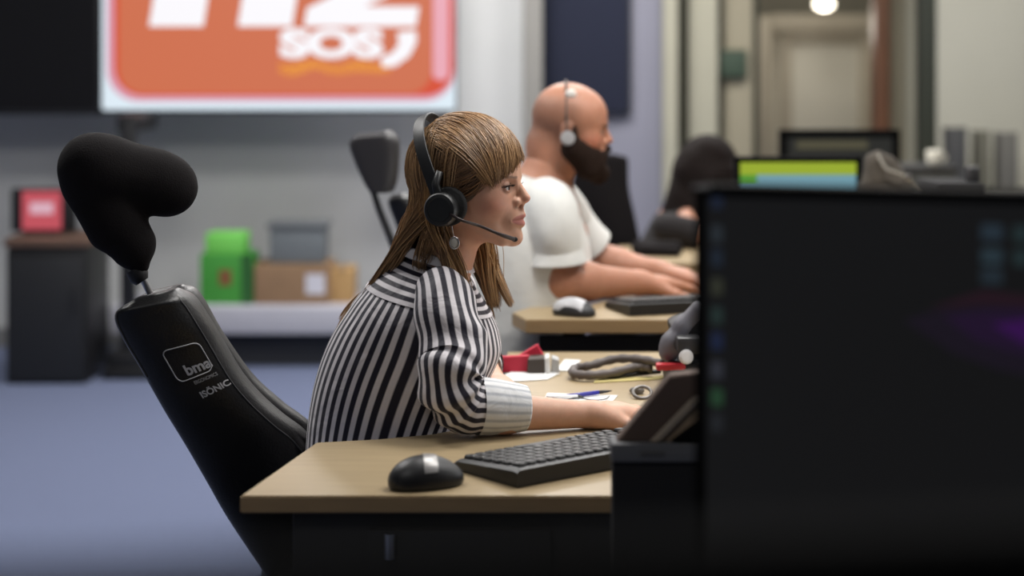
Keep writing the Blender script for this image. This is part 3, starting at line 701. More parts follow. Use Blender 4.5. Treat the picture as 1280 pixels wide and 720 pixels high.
# second monitor with green and blue picture
gy = 5.0
g, gs = monitor('monitor with yellow green and light blue bands on its screen', xw(918,gy), xw(1077,gy), zw(196,gy)-.25, zw(196,gy), gy, 0, emit_mat('blue_band', (120,168,184), .8), FZ, bez=.016)
gx0, gx1 = xw(924,gy), xw(1070,gy)
MB().box((gx1-gx0, .002, .036), ((gx0+gx1)/2, gy-.003, zw(210.5,gy))).build('screen_band', emit_mat('green_band', (164,186,48), .8), gs)
MB().box((.05, .002, .03), (gx0+.025, gy-.003, zw(225,gy))).build('screen_band', emit_mat('dark_green_band', (86,160,52), .8), gs)
# monitor behind, dark, with a reddish strip
hy = 6.4
h_, hs_ = monitor('dark wide monitor farther back above the green screened one', xw(974,hy), xw(1126,hy), zw(162,hy)-.28, zw(162,hy), hy, R(3), emit_mat('dim_screen', (40,42,40), .6), .72, bez=.03)
MB().box((.26, .002, .03), (xw(1040,hy), hy-.003, zw(181,hy))).build('screen_band', emit_mat('dull_olive', (96,92,70), .6), hs_)
hd = thing('desk', 'pale desk far back under the dark wide monitor', 'desk', (1.6, 6.5, 0))
desk_top('desk_top', [(.7,6.2),(2.6,6.2),(2.6,6.78),(.7,6.78)], .72, .03, hd)
for x, y in ((.8,6.3),(2.5,6.3),(2.5,6.7),(.8,6.7)): MB().box((.05,.05,.69), (x, y, .345), bevel=.004).build('leg', DARK, hd)
# slumped dark bag with a cable beside the green monitor
qy = 4.86
bg = thing('bag', 'slumped dark brown bag right of the green screened monitor', 'bag', (xw(1112,qy), qy, FZ))
S = SDF((xw(1060,qy),qy-.14,FZ-.01), (xw(1180,qy),qy+.16,zw(180,qy)), .006)
S.cone((xw(1095,qy),qy,FZ+.08), (xw(1095,qy),qy,zw(205,qy)), .065, .035, .03).cone((xw(1118,qy),qy+.01,FZ+.085), (xw(1116,qy),qy+.01,zw(214,qy)), .065, .03, .04).cone((xw(1124,qy),qy,FZ+.07), (xw(1124,qy),qy,zw(236,qy)), .045, .03, .04)
V, Q = S.mesh(); V += .006*np.stack([snoise(V, 3, 60), snoise(V, 4, 60), snoise(V, 5, 60)], 1)
mesh_obj('bag_body', V, Q, mat('dark_brown_cloth', (70,64,56), .9, noise=.15, bump=.4, bscale=40), bg)
V, Fc = tube(catmull([P(1098,194,qy-.05), P(1107,210,qy-.07), P(1120,216,qy-.08), P(1134,222,qy-.08), P(1142,232,qy-.07), P(1150,242,qy-.06)], 30), .004, 8)
mesh_obj('strap', V, Fc, mat('pale_strap', (140,136,126), .6), bg)
MB().box((.012,.008,.02), P(1136,222,qy-.085), bevel=.002).build('buckle', CHROME, bg)
# low dark equipment right of it and a far support desk
rd = thing('desk', 'dark side desk at the right with office equipment', 'desk', (1.5, 4.8, 0))
desk_top('desk_top', [(.62,4.66),(2.6,4.66),(2.6,5.10),(.62,5.10)], FZ-.002, .028, rd, mat('grey_desk_top', (70,70,70), .6), DPAN)
for x, y in ((.70,4.72),(2.5,4.72),(2.5,5.04),(.70,5.04)): MB().box((.05,.05,FZ-.03), (x, y, (FZ-.03)/2), bevel=.004).build('leg', DARK, rd)
pr = thing('label_printer', 'small dark grey label printer right of the slumped bag', 'printer', (xw(1194,4.8), 4.86, FZ))
pz = zw(226,4.8)
MB().box((.15,.3,pz-FZ-.05), (xw(1194,4.8), 4.86, (pz-.05+FZ)/2), bevel=.02).build('printer_body', mat('printer_grey', (48,48,50), .7), pr)
MB().box((.13,.26,.05), (xw(1194,4.8), 4.86, pz-.028), bevel=.012).build('printer_lid', mat('printer_lid_grey', (38,38,39), .85, spec=.2), pr)
MB().box((.03,.06,.05), (xw(1216,4.8), 4.80, pz+.015), bevel=.01).build('control_block', DARK, pr)
mg = thing('mug', 'white rounded mug on the grey filing unit by the dark green post', 'mug', (xw(1166,6.9), 6.9, zw(207,6.9)))
wz = zw(207,6.9)
V, Fc = loft(np.array([[(xw(1168,6.9)+r_*math.cos(q), 6.9+r_*math.sin(q), wz+z_) for q in np.linspace(0,2*math.pi,25)] for z_, r_ in ((0,.018),(.003,.026),(.02,.031),(.05,.032),(.06,.03),(.059,.026),(.03,.025),(.012,.014))]))
mesh_obj('mug_body', V, Fc, mat('white_ceramic', (214,210,196), .3), mg)
V, Fc = tube([Vector((xw(1168,6.9)+.03+.014*math.sin(q), 6.9, wz+.032-.017*math.cos(q))) for q in np.linspace(0,math.pi,14)], .005, 8); mesh_obj('handle', V, Fc, MATS['white_ceramic'], mg)
st = thing('side_cabinet', 'dark grey filing unit under the white mug', 'cabinet', (xw(1166,6.9), 7.0, 0))
MB().box((.22,.3,wz-.02), (xw(1154,6.9), 6.98, (wz-.02)/2), bevel=.008).build('cabinet_body', mat('filing_grey', (66,68,66), .6), st)
MB().box((.24,.32,.02), (xw(1154,6.9), 6.98, wz-.01), bevel=.005).build('cabinet_top', DARK, st)
# binders on a low cabinet against the warm white wall
FY = 8.45
fz = zw(244, FY)
fc = thing('cabinet', 'grey low cabinet below the binders against the warm white wall', 'cabinet', (xw(1235,FY), FY+.2, 0))
MB().box((1.5,.38,fz), (xw(1190,FY)+.62, FY+.21, fz/2), bevel=.006).build('cabinet_body', mat('cabinet_grey', (120,118,110), .6), fc)
for i in range(3): MB().box((.47,.012,fz-.1), (xw(1190,FY)+.13+.49*i, FY+.015, fz/2), bevel=.003).build('cabinet_door', mat('cabinet_front_grey', (132,130,122), .6), fc)
for u0, u1, v0, c_, lb in ((1189,1212,160,(66,66,66),'widest dark grey binder, leftmost of three on the cabinet'), (1226,1241,164,(94,92,80),'narrow olive grey binder, middle of three on the cabinet'), (1254,1276,166,(100,98,92),'pale grey binder, rightmost of three on the cabinet')):
    x0, x1, z1 = xw(u0,FY), xw(u1,FY), zw(v0,FY)
    t = thing('binder', lb, 'binder', ((x0+x1)/2, FY+.15, fz), 'binders on the grey cabinet')
    MB().box((x1-x0,.02,z1-fz), ((x0+x1)/2, FY+.06, (z1+fz)/2), bevel=.004).box((.004,.12,z1-fz), (x0+.002, FY+.11, (z1+fz)/2)).box((.004,.12,z1-fz), (x1-.002, FY+.11, (z1+fz)/2)).build('binder_cover', mat('binder_%d' % u0, c_, .6), t)
    MB().box((x1-x0-.012,.09,z1-fz-.03), ((x0+x1)/2, FY+.12, (z1+fz)/2-.005)).build('binder_pages', WHITEP, t)

# dark fabric divider close to the camera, along the bottom of the view
dv = thing('desk_divider', 'blurred black desk divider along the bottom edge, nearest of all', 'divider', (0, .56, 0))
dz = HC-(740-HV)*.5/FPX
DIVM = mat('divider_fabric', (9,9,9), .95, noise=.1, scale=200, spec=.05)
dm = rz(math.atan2(.055,.30)); dx = dm @ Vector((1,0,0))
MB().box((1.5,.03,.62), Vector((0,.545,dz-.31)), rot=dm, bevel=.008).build('divider_panel', DIVM, dv)
for s_ in (-1, 1): MB().box((.04,.04,dz-.05), Vector((0,.545,(dz-.05)/2))+dx*.6*s_+Vector((0,-.035,0)), bevel=.005).box((.3,.3,.02), Vector((0,.5,.01))+dx*.6*s_, bevel=.005).build('divider_foot', DARK, dv)

wm, wms = monitor('unseen monitor behind the near monitor, added to light the woman in the striped blouse', .56-.24, .56+.24, .82, 1.112, 3.02, R(-90), emit_mat('face_light_screen', (206,214,228), 2.2), DZ, .04, bez=.012)  # hidden by the near monitor; bright screen added to light her face
for dx_, dz_, w_, h_ in ((-.11,.0,.20,.22),(.12,.05,.19,.13),(.12,-.08,.19,.09)): MB().box((w_,.0012,h_), (.56+dx_, 3.02-.0026, .966+dz_), bevel=.0004, seg=1).build('screen_window', emit_mat('face_light_window', (240,240,240), 2.4), wms)
# ------------------------------------------------------------------ office chairs
def chair_base(t, x, y, seat_z, yaw, dark=BLACK):
    MB().cyl(.028,.028,seat_z-.16,(x,y,(seat_z-.06)/2+.03),n=20).build('gas_lift', CHROME, t)
    for k in range(5):
        a = yaw+k*2*math.pi/5; d = Vector((math.cos(a), math.sin(a), 0))
        lg = MB().tube([Vector((x,y,.13))+d*.02, Vector((x,y,.115))+d*.16, Vector((x,y,.085))+d*.31], [.03,.024,.018], 10).build('base_leg', dark, t)
        MB().cyl(.03,.03,.05, Vector((x,y,.03))+d*.31, rot=rz(a) @ rx(math.pi/2), n=18, bevel=.006).build('caster', dark, lg)
def seat_pad(t, x, y, z, yaw, m):
    Rm = np.array(rz(yaw)); S = SDF((-.3,-.3,-.09), (.32,.3,.08), .009)
    for s in (-1, 1): S.cone((-.17, s*.14, 0), (.2, s*.17, -.005), .05, .05, .1)
    S.cone((-.18,0,-.005), (.2,0,-.01), .05, .05, .1).cone((-.18,-.1,-.01), (-.18,.1,-.01), .05, .05, .1)
    V, Q = S.mesh(); mesh_obj('seat', V@Rm.T+np.array((x,y,z)), Q, m, t)
class Back:
    """backrest lofted over levels (Lu,Lv,Ru,Rv,Y): left and right edge of the shell and its depth"""
    def __init__(s, levels, facing, thick, skew, n=60):
        C = []; H = []
        for Lu, Lv, Ru, Rv, Y in levels:
            a = P(Lu, Lv, Y); b = P(Ru, Rv, Y); c = (a+b)/2; h = (b-a)/2; h = Vector((h.x, h.y-skew*abs(h.x), h.z)); C.append(c); H.append(h)
        s.C = catmull(C, n); s.H = catmull(H, n); s.n = n; s.k = len(levels)-1
        s.f = np.array(n3(facing)); s.th = thick
        tt = np.linspace(0, s.k, n); s.thick = thick*np.clip(np.minimum(1, .35+tt*.9), 0, 1)
    def pos(s, t, a, off=0.0, e=3.2):
        i = np.clip(np.asarray(t, float)/s.k*(s.n-1), 0, s.n-1.001); i0 = i.astype(int); f = (i-i0)[..., None]
        C = s.C[i0]*(1-f)+s.C[i0+1]*f; H = s.H[i0]*(1-f)+s.H[i0+1]*f; th = s.thick[i0]
        a = np.asarray(a, float); d = (1-np.abs(np.clip(a,-1,1))**e)**(1/e)
        return C+H*a[..., None]-s.f*((th*d+off)[..., None])
    def rings(s, m=49, e=3.2):
        q = np.linspace(0, 2*math.pi, m); c = np.sign(np.cos(q))*np.abs(np.cos(q))**(2/e); sn = np.sign(np.sin(q))*np.abs(np.sin(q))**(2/e)
        return s.C[:, None]+s.H[:, None]*c[None, :, None]-s.f[None, None]*(s.thick[:, None, None]*sn[None, :, None])
wc = thing('office_chair', 'black leather office chair with silver logo and padded headrest behind the striped blouse', 'chair', (-.27, 3.14, 0))
FAC = (.05,1.0,0)
lv = [(172,371,221,361,2.95),(151,388,240,376,2.96),(160,416,258,403,2.97),(183,456,275,431,2.99),(211,506,298,469,3.01),(237,549,322,497,3.03),(262,592,350,522,3.05),(286,634,382,548,3.08),(312,674,408,592,3.11),(340,716,425,650,3.14)]
bk = Back(lv, FAC, .055, -.35)
V, Fc = loft(bk.rings()); shell = mesh_obj('backrest', V, Fc, LEATHER, wc)
# front cushion with a channel at the top, seen over the shell's rim
lv2 = [(188,363,226,356,3.04),(172,378,246,368,3.04),(190,430,275,418,3.05),(230,490,312,470,3.08),(270,545,350,505,3.10),(300,590,392,540,3.13),(330,650,420,600,3.16)]
bk2 = Back(lv2, FAC, .035, -.35); V, Fc = loft(bk2.rings()); mesh_obj('back_cushion', V, Fc, LEATHER, wc)
for a in (-.86, .86):
    tt = np.linspace(.55, 3.2 if a < 0 else 8.5, 50); V, Fc = tube(bk.pos(tt, np.full(50, a), .0008), .0014, 6); mesh_obj('piping', V, Fc, mat('seam_thread', (70,70,72), .6), shell)
LOGO = mat('silver_print', (176,176,178), .5)
pxm = lambda px: px
def on_back(x, y, t0, a0):   # x right, y up in photo pixels around the logo centre, wrapped on to the shell
    x = np.asarray(x, float); y = np.asarray(y, float); return bk.pos(t0-y/46.0, a0+x/52.0, .0012)
def back_text(body, size, t0, a0, name, wide, tall, bold=0.0):
    V, Fc = text_mesh(body, 1.0, bold); V[:, 0] *= wide/(V[:,0].max()-V[:,0].min()); V[:, 1] *= tall/(V[:,1].max()-V[:,1].min())
    mesh_obj(name, on_back(V[:,0], V[:,1], t0, a0), [f[::-1] for f in Fc], LOGO, shell, smooth=False)
rr = rrect(-23, -21, 23, 21, 8, 6); rr.append(rr[0]); rr = np.array(rr)
dense = np.vstack([np.linspace(rr[i], rr[i+1], 6, endpoint=False) for i in range(len(rr)-1)]+[rr[:1]])
T0, A0 = 3.1, .25
V, Fc = tube(on_back(dense[:,0], dense[:,1], T0, A0), .0011, 6); mesh_obj('logo_outline', V, Fc, LOGO, shell)
back_text('bma', 1, T0+.25, A0+.14, 'logo_text', 33, 13, .03)
back_text('ERGONOMICS', 1, T0+.59, A0+.17, 'logo_text', 30, 4.2)
back_text('ISÖNIC', 1, T0+.95, A0+.22, 'logo_text', 38, 11, .03)
# headrest on its steel rod
HYc = 2.95
S = SDF(tuple(P(60,362,HYc)-Vector((0,.16,0))), tuple(P(252,150,HYc)+Vector((0,.22,0))), .005)
pp = lambda u, v, dy: tuple(P(u, v, HYc)+Vector((0,dy,0)))
S.cone(pp(118,209,.0), pp(200,236,.06), .053, .046, .02).cone(pp(140,214,.02), pp(178,226,.05), .053, .051, .02).cone(pp(116,212,.0), pp(118,209,.10), .052, .046, .03).cone(pp(116,214,.02), pp(161,310,.03), .055, .038, .012).cone(pp(161,310,.03), pp(171,336,.03), .037, .014, .012).cone(pp(112,232,.01), pp(138,284,.02), .048, .046, .012).cone(pp(200,236,.06), pp(192,232,.13), .044, .04, .03)
V, Q = S.mesh(); V += .0015*np.stack([snoise(V, 8, 50), snoise(V, 9, 50), snoise(V, 10, 50)], 1)
hr = mesh_obj('headrest', V, Q, MESHBLK, wc)
MB().tube([P(168,336,HYc+.03), P(174,346,HYc+.03), P(178,352,HYc+.03)], [.016,.018,.012], 12).build('headrest_collar', BLACK, hr)
MB().tube([P(170,332,HYc+.03), P(180,352,HYc+.03), P(194,380,HYc+.04)], .0055, 12).build('headrest_rod', CHROME, wc)
seat_pad(wc, -.17, 3.14, .43, math.atan2(.3,.95), LEATHER); chair_base(wc, -.17, 3.14, .41, .3)
MB().tube([Vector((-.30,3.14,.40)), Vector((-.42,3.08,.42)), P(352,700,3.12)], .022, 10).build('back_bracket', BLACK, wc)

mc = thing('office_chair', 'black office chair with a tapered headrest behind the bald man', 'chair', (-.05, 4.3, 0))
cy = 4.42
bk3 = Back([(450,167,488,163,cy),(439,180,497,176,cy),(447,205,497,202,cy),(458,228,494,226,cy),(466,240,489,240,cy)], (.25,.95,0), .04, .3, 30)
bk3.thick[:] = .04; bk3.thick[:4] *= np.linspace(.5,1,4)
V, Fc = loft(bk3.rings(e=4)); h3 = mesh_obj('headrest', V, Fc, mat('dark_grey_leather', (44,42,44), .45, bump=.1, bscale=200), mc)
MB().tube([P(462,225,cy), P(474,262,cy), P(490,302,cy), P(510,350,cy)], [.008,.009,.010,.012], 12).build('headrest_rod', BLACK, mc)
bk4 = Back([(490,244,506,240,cy+.05),(489,256,518,250,cy+.05),(500,288,536,282,cy+.06),(515,345,565,335,cy+.07),(548,410,610,400,cy+.08),(580,470,650,460,cy+.1)], (.3,.95,0), .04, .3)
V, Fc = loft(bk4.rings()); mesh_obj('backrest', V, Fc, LEATHER, mc)
seat_pad(mc, .0, 4.44, .49, .2, LEATHER); chair_base(mc, .0, 4.44, .47, .1)
MB().tube([Vector((.0,4.44,.44)), Vector((-.08,4.46,.45)), P(600,465,4.50)], .022, 10).build('back_bracket', BLACK, mc)

tcx = thing('office_chair', 'black office chair right of the bald man, in front of the lavender wall', 'chair', (.42, 5.9, 0))
ty_ = 5.75
bk5 = Back([(742,196,764,192,ty_),(736,206,770,200,ty_),(728,240,772,232,ty_),(728,280,780,268,ty_),(736,315,788,305,ty_),(752,350,800,345,ty_+.02)], (1,.2,0), .06, .5)
V, Fc = loft(bk5.rings()); mesh_obj('backrest', V, Fc, MESHBLK, tcx)
seat_pad(tcx, .52, 5.9, .48, .1, MESHBLK); chair_base(tcx, .52, 5.9, .46, .4)
MB().tube([Vector((.5,5.88,.42)), Vector((.38,5.86,.44)), P(765,350,5.8)], .022, 10).build('back_bracket', BLACK, tcx)

# ------------------------------------------------------------------ people: shared builders
def head_mesh(h, male=False):
    """local frame: x forward, y left, z up, origin between the eyes' level and the ear axis"""
    S = SDF((-.125,-.095,-.215), (.135,.095,.13), h); w = 1.08 if male else 1.0
    S.ell((-.004,0,.03), (.093,.074*w,.085), .001)
    S.ell((.044,0,.028), (.048,.060*w,.062), .02)
    S.ell((.036,0,-.028), (.052,.055*w,.068), .025)
    for s in (-1, 1):
        S.cone((.008, s*.050*w, -.045), (.070, s*.017*w, -.088), .018, .0145, .022)
        S.ball((.050, s*.037, -.024), .0275, .02)
        S.cone((.084, s*.012, .0165), (.070, s*.044, .017), .0075 if not male else .010, .006, .012)
    S.ell((.078,0,-.054), (.023,.027,.030), .012)
    S.ball((.0865,0,-.0885), .0145 if not male else .018, .014)
    S.cone((-.020,0,-.055), (-.062,0,-.20), .050 if not male else .060, .054 if not male else .066, .028)
    if male: S.ell((-.055,0,-.05), (.05,.055,.06), .02)
    for s in (-1, 1):
        S.ell((.0925, s*.031, .001), (.0135,.0165,.0105), .011, sub=True)
        S.ball((.0745, s*.0305, -.001), .0142, .0025)
        S.ell((.0905, s*.0325, -.0012), (.0085,.0128,.0042), .0012, sub=True)
    S.cone((.087,0,.010), (.1070,0,-.0200), .0066, .0078, .009)
    S.cone((.100,0,-.020), (.1000,0,-.031), .0080, .0045, .006)
    for s in (-1, 1):
        S.ball((.0945, s*.0115, -.0265), .0072, .006)
        S.ell((.1005, s*.0065, -.0335), (.005,.0028,.003), .002, sub=True)
    S.cone((.0995,0,-.040), (.1005,0,-.046), .0035, .0045, .006)
    for s in (-1, 1):
        S.cone((.1015,s*.004,-.050), (.0865,s*.0225,-.0575), .0042, .0020, .004)
        S.cone((.0988,s*.003,-.0642), (.0865,s*.0205,-.0595), .0056, .0020, .005)
        S.cone((.1085,0,-.0572), (.0905,s*.0245,-.0580), .0012, .0012, .0022, sub=True)
        S.ell((-.006, s*.0735*w, -.012), (.019,.0065,.031), .004)
        S.ell((.001, s*.0815*w, -.008), (.010,.006,.018), .004, sub=True)
    return S.mesh()
def skin_cols(V, base, lips, blush, brow=None, male=False):
    C = np.tile(np.array(lin(base)), (len(V), 1)); x, y, z = V.T; ay = np.abs(y)
    def blend(mask, c, k):
        mk = (np.clip(mask, 0, 1)*k)[:, None]; C[:] = C*(1-mk)+np.array(lin(c))*mk
    blend(np.exp(-(((x-.062)/.03)**2+((ay-.05)/.03)**2+((z+.03)/.022)**2)), blush, .55)
    blend(np.exp(-(((x-.112)/.01)**2+(y/.012)**2+((z+.026)/.012)**2)), blush, .45)
    zl = -.0575+np.where(z > -.0575, .35*np.clip(.02-ay, 0, 1)*.1, 0)
    d = np.abs(z-zl)/(.0098*np.sqrt(np.clip(1-(ay/.0235)**2, 0.001, 1)))
    blend(np.where((x > .082) & (ay < .0235), np.clip((1.12-d)*4, 0, 1), 0), lips, .8)
    d2 = np.sqrt(((ay-.031)/.0165)**2+((z+.0005)/.0085)**2)
    blend(np.where(x > .07, np.clip((1.3-d2)*2, 0, 1), 0), (120,84,70), .5)
    blend(np.where((x > .07) & (np.abs(z-.0035+.15*(ay-.031)) < .0016) & (np.abs(ay-.032) < .014), 1, 0), (46,32,28), .8)
    if brow: blend(np.where((x > .06) & (np.abs(z-.0175-.10*(ay-.03)+2.5*np.clip(ay-.038,0,1)*.12) < .0021) & (np.abs(ay-.031) < .019), 1, 0), brow, .6)
    blend(np.clip((-z-.09)/.03, 0, 1)*np.clip((.07-x)/.03, 0, 1), blush, .12)
    return C
def xform(C, yaw, pitch=0.0, roll=0.0, s=1.0):
    M = np.array(rz(yaw) @ ry(pitch) @ rx(roll))*s; C = np.array(C)
    return lambda V: np.asarray(V)@M.T+C
def eyes(T, parent, iris):
    for s in (-1, 1):
        b = bmesh.new(); bmesh.ops.create_uvsphere(b, u_segments=32, v_segments=24, radius=.0128)
        V = np.array([v.co[:] for v in b.verts]); Fc = [[v.index for v in f.verts] for f in b.faces]; b.free()
        V = V[:, [2, 1, 0]]*np.array((1,1,-1)); ang = np.degrees(np.arccos(np.clip(V[:,0]/.0128, -1, 1)))
        ca = R(4)*s; c = np.tile(np.array(lin((206,198,192))), (len(V),1)); c[ang < 27] = lin(iris); c[ang < 12] = lin((12,10,10))
        mesh_obj('eye', T(V+np.array((.0745, s*.0305, -.001))), Fc, EYEM, parent, cols=c)
def lashes(T, parent):
    for s in (-1, 1):
        mbs = MB()
        for i in range(15):
            f = i/14.0; yy = s*(.0205+.0235*f); zz = .0028-.9*(f-.45)**2*.008; xx = .0885-.006*f**2
            mbs.tube([Vector((xx, yy, zz)), Vector((xx+.0035, yy+s*.001*f, zz+.0002)), Vector((xx+.0065-.001*f, yy+s*.003*f, zz+.0028))], [.0005,.0004,.00015], 4)
        me_ = mbs.build('eyelashes', mat('lash_black', (16,13,12), .6), parent, smooth=None)
        Vv = np.array([v.co[:] for v in me_.data.vertices]); Vv = T(Vv); me_.data.vertices.foreach_set('co', Vv.ravel())
def hand(S, wrist, d, up, side, curl=.25, k=1.0, spread=.10):
    w = np.array(wrist, float); d = n3(d); up = np.array(up, float); up = n3(up-d*(up@d)); lat = np.cross(d, up)*side   # lat: towards the thumb
    offs = (.027,.009,-.009,-.026); Ls = (.92,1.0,.94,.76)
    for o, L in zip(offs, Ls):
        kn = w+(d*.086+lat*o)*k; S.cone(w+lat*o*.6*k+d*.01*k, kn, .0155*k, .0108*k, .014)
    S.ell(w+d*.045*k-up*.004*k, (.03*k,.03*k,.018*k), .02)
    for o, L in zip(offs, Ls):
        kn = w+(d*.086+lat*o)*k; dd = n3(d+lat*(o/.027)*spread); p = kn; ang = curl*.6; r0 = .0092*k
        for seg, r1 in ((.044,.0086),(.027,.0078),(.021,.0062)):
            v = dd*math.cos(ang)-up*math.sin(ang); q = p+v*seg*L*k; S.cone(p, q, r0, r1*k, .0028); p = q; r0 = r1*k; ang += curl
    b = w+(d*.022+lat*.026-up*.006)*k; v = n3(d*.72+lat*.62-up*.25); q = b+v*.042*k; S.cone(w+lat*.012*k, b, .016*k, .0135*k, .014); S.cone(b, q, .0135*k, .0105*k, .008)
    v2 = n3(d*.92+lat*.30-up*.2); q2 = q+v2*.034*k; S.cone(q, q2, .0105*k, .0085*k, .004)
EYEM = vcol_mat('eye_wet', .12, noise=0.0)
SKIN = vcol_mat('skin', .46, .18, .05, 70, .12, 900, .4)
def leg_set(S, hip, knee, ankle, r=(.085,.062,.045)):
    S.cone(hip, knee, r[0], r[1], .05); S.cone(knee, ankle, r[1]*.98, r[2], .03)
def shoes(parent, ankles, d, m):
    for a in ankles:
        a = np.array(a); d3 = n3(d); S = SDF((-.12,-.07,-.01), (.22,.07,.13), .006)
        S.cone((.0,0,.035), (.16,0,.028), .042, .034, .03).cone((.0,0,.03), (-.02,0,.09), .04, .042, .03)
        S.f = np.maximum(S.f, -(S.ax[2][None,None,:]-.003)).astype(np.float32)
        V, Q = S.mesh(); an = math.atan2(d3[1], d3[0]); V = V@np.array(rz(an)).T+np.array((a[0], a[1], 0)); mesh_obj('shoe', V, Q, m, parent)
def torso_rings(rows, yc, fwd=(1,0,0), tilt=None, n=70, m=97, wr=.004, seed=1, exp=2.3):
    """rows: (z, back x, front x, half width). fwd turns the body about the vertical through its middle row"""
    rows = np.array(rows, float); pr = catmull(rows, n); q = np.linspace(0, 2*math.pi, m)+math.pi/2   # seam on the far side
    c = np.sign(np.cos(q))*np.abs(np.cos(q))**(2/exp); s = np.sign(np.sin(q))*np.abs(np.sin(q))**(2/exp)
    z, xb, xf, w = pr.T; xc = (xb+xf)/2; hx = (xf-xb)/2
    X = xc[:, None]+hx[:, None]*c[None]; Y = yc+w[:, None]*s[None]; Z = np.repeat(z[:, None], m, 1)
    if tilt is not None: Z = Z-np.interp(z, rows[:,0], tilt)[:, None]*(X-xc[:, None])
    Pp = np.stack([X, Y, Z], -1); nn = np.stack([c/np.maximum(hx,.02)[:, None], s/np.maximum(w,.02)[:, None], np.zeros_like(X)], -1); nn /= np.linalg.norm(nn, axis=-1, keepdims=True)
    dn = wr*snoise(Pp*np.array((1,1,.6)), seed, 22, 2)+wr*.7*np.maximum(0, snoise(Pp+.02*snoise(Pp, seed+5, 9)[..., None], seed+2, 40, 1))
    dn[:, -1] = dn[:, 0]
    return Pp+nn*dn[..., None], q, z
def sleeve(path, radii, up, n=80, m=65, wr=.003, seed=1, folds=None, flat=1.0):
    p = catmull(path, n); r = catmull([(a, 0, 0) for a in radii], n)[:, 0]
    for _ in range(6): p[1:-1] = (p[:-2]+2*p[1:-1]+p[2:])/4
    T, N, B = frames(p, up); q = np.linspace(0, 2*math.pi, m)
    rr_ = np.repeat(r[:, None], m, 1); t = np.linspace(0, 1, n)[:, None]
    if folds: rr_ = rr_+folds(t, q[None])
    Pp = p[:, None]+rr_[..., None]*(N[:, None]*np.cos(q)[None, :, None]+B[:, None]*np.sin(q)[None, :, None]*flat)
    d = Pp-p[:, None]; d /= np.linalg.norm(d, axis=-1, keepdims=True)
    nz = wr*snoise(Pp, seed, 45, 2); nz[:, -1] = nz[:, 0]
    return Pp+d*nz[..., None], q, r, p

# ------------------------------------------------------------------ the woman
SW = .975
WC = np.array(P(583.5, 231.5, 3.06)); WT = xform(WC, R(-17), 0, 0, 1.0)
hV, hQ = head_mesh(.00145)
elb = np.array((-.090, 2.895, .784)); wri = np.array((.130, 2.968, .764)); sho = np.array(P(559, 386, 2.945))
S = SDF((-.16,2.80,.725), (.34,3.14,.86), .0018)
S.cone(elb+np.array((.02,0,0)), elb+(wri-elb)*.35, .030, .032, .02).cone(elb+(wri-elb)*.3, wri, .0325, .0215, .02).cone(wri, wri+n3(wri-elb)*.012, .0215, .0205, .01)
hand(S, wri+n3(wri-elb)*.008, (.80,.58,-.06), (.05,.0,1), 1, .18, .98, .12)
raV, raQ = S.mesh()
lelb = np.array((-.085, 3.38, .795)); lwri = np.array((-.03, 3.18, .772)); lsho = np.array((-.135, 3.25, .975))
S = SDF((-.12,2.95,.70), (.12,3.48,.87), .0022)
S.cone(lelb, lelb+(lwri-lelb)*.35, .040, .037, .02).cone(lelb+(lwri-lelb)*.3, lwri, .0375, .0235, .02)
hand(S, lwri, (.16,-.97,-.05), (0,0,1), -1, .45, .98, .12)
laV, laQ = S.mesh()
S = SDF((-.48,2.80,.03), (.30,3.42,1.06), .008)
S.cone((-.23,3.09,.56), (-.19,3.09,.80), .12, .115, .05).cone((-.19,3.09,.80), (-.15,3.09,.94), .11, .08, .05).cone((-.15,3.01,.94), (-.15,3.17,.94), .035, .035, .05)
S.cone((-.15,3.09,.95), (-.13,3.085,1.02), .055, .045, .03)
S.cone(sho+np.array((0,.02,0)), elb+np.array((.01,.01,.03)), .038, .028, .02).cone(lsho, lelb, .038, .03, .02)
leg_set(S, (-.25,3.0,.53), (.16,3.02,.52), (.10,3.02,.08), (.075,.055,.04)); leg_set(S, (-.25,3.18,.53), (.16,3.2,.52), (.06,3.2,.08), (.075,.055,.04))
boV, boQ = S.mesh()
SKB = (212,164,138)
colh = skin_cols(hV, SKB, (178,104,98), (206,130,112), (96,68,48))
V, Q = join_meshes([(WT(hV), hQ), (raV, raQ), (laV, laQ), (boV, boQ)])
cb_ = np.tile(np.array(lin(SKB)), (len(V),1)); cb_[:len(hV)] = colh
woman = mesh_obj('person', V, Q, SKIN, None, cols=cb_)
tag(woman, 'person in a striped blouse with light brown hair leaning over the near desk', 'person')
eyes(WT, woman, (72,58,46)); lashes(WT, woman)
# fingernails
# blouse
STR = stripe_mat('blouse_stripes', (216,211,214), (27,24,40), .52, .10, .35)
rows = [(.50,-.36,-.10,.175),(.60,-.362,-.10,.170),(.69,-.358,-.088,.160),(.75,-.352,-.065,.156),(.807,-.338,-.040,.160),(.863,-.314,-.020,.164),(.910,-.282,-.024,.160),(.942,-.254,-.036,.140),(.968,-.230,-.052,.110),(.988,-.212,-.066,.082),(1.004,-.200,-.076,.066),(1.014,-.197,-.080,.060)]
til = [0,0,0,.02,.05,.10,.18,.24,.30,.34,.36,.36]
rg, q, zz = torso_rings(rows, 3.09, tilt=til, n=110, m=129, wr=.0042, seed=11)
nst = 44.0
ang = np.linspace(0, nst, rg.shape[1])
sw_ = .9*snoise(rg*np.array((1,1,.35)), 31, 14, 1)*.35
k0 = int(np.argmin(np.abs(zz-.945)))
def stripes_obj(name, rings, st, m, parent, cap=(False, False)):
    V, Fc = loft(rings, cap=cap); s_ = list(np.asarray(st).ravel())+[0]*(len(V)-np.asarray(st).size)
    o = mesh_obj(name, V, Fc, m, parent, attrs={'st': s_})
    return o
st_body = np.repeat(ang[None], rg.shape[0], 0)+sw_
st_body[:, -1] = st_body[:, 0]+nst
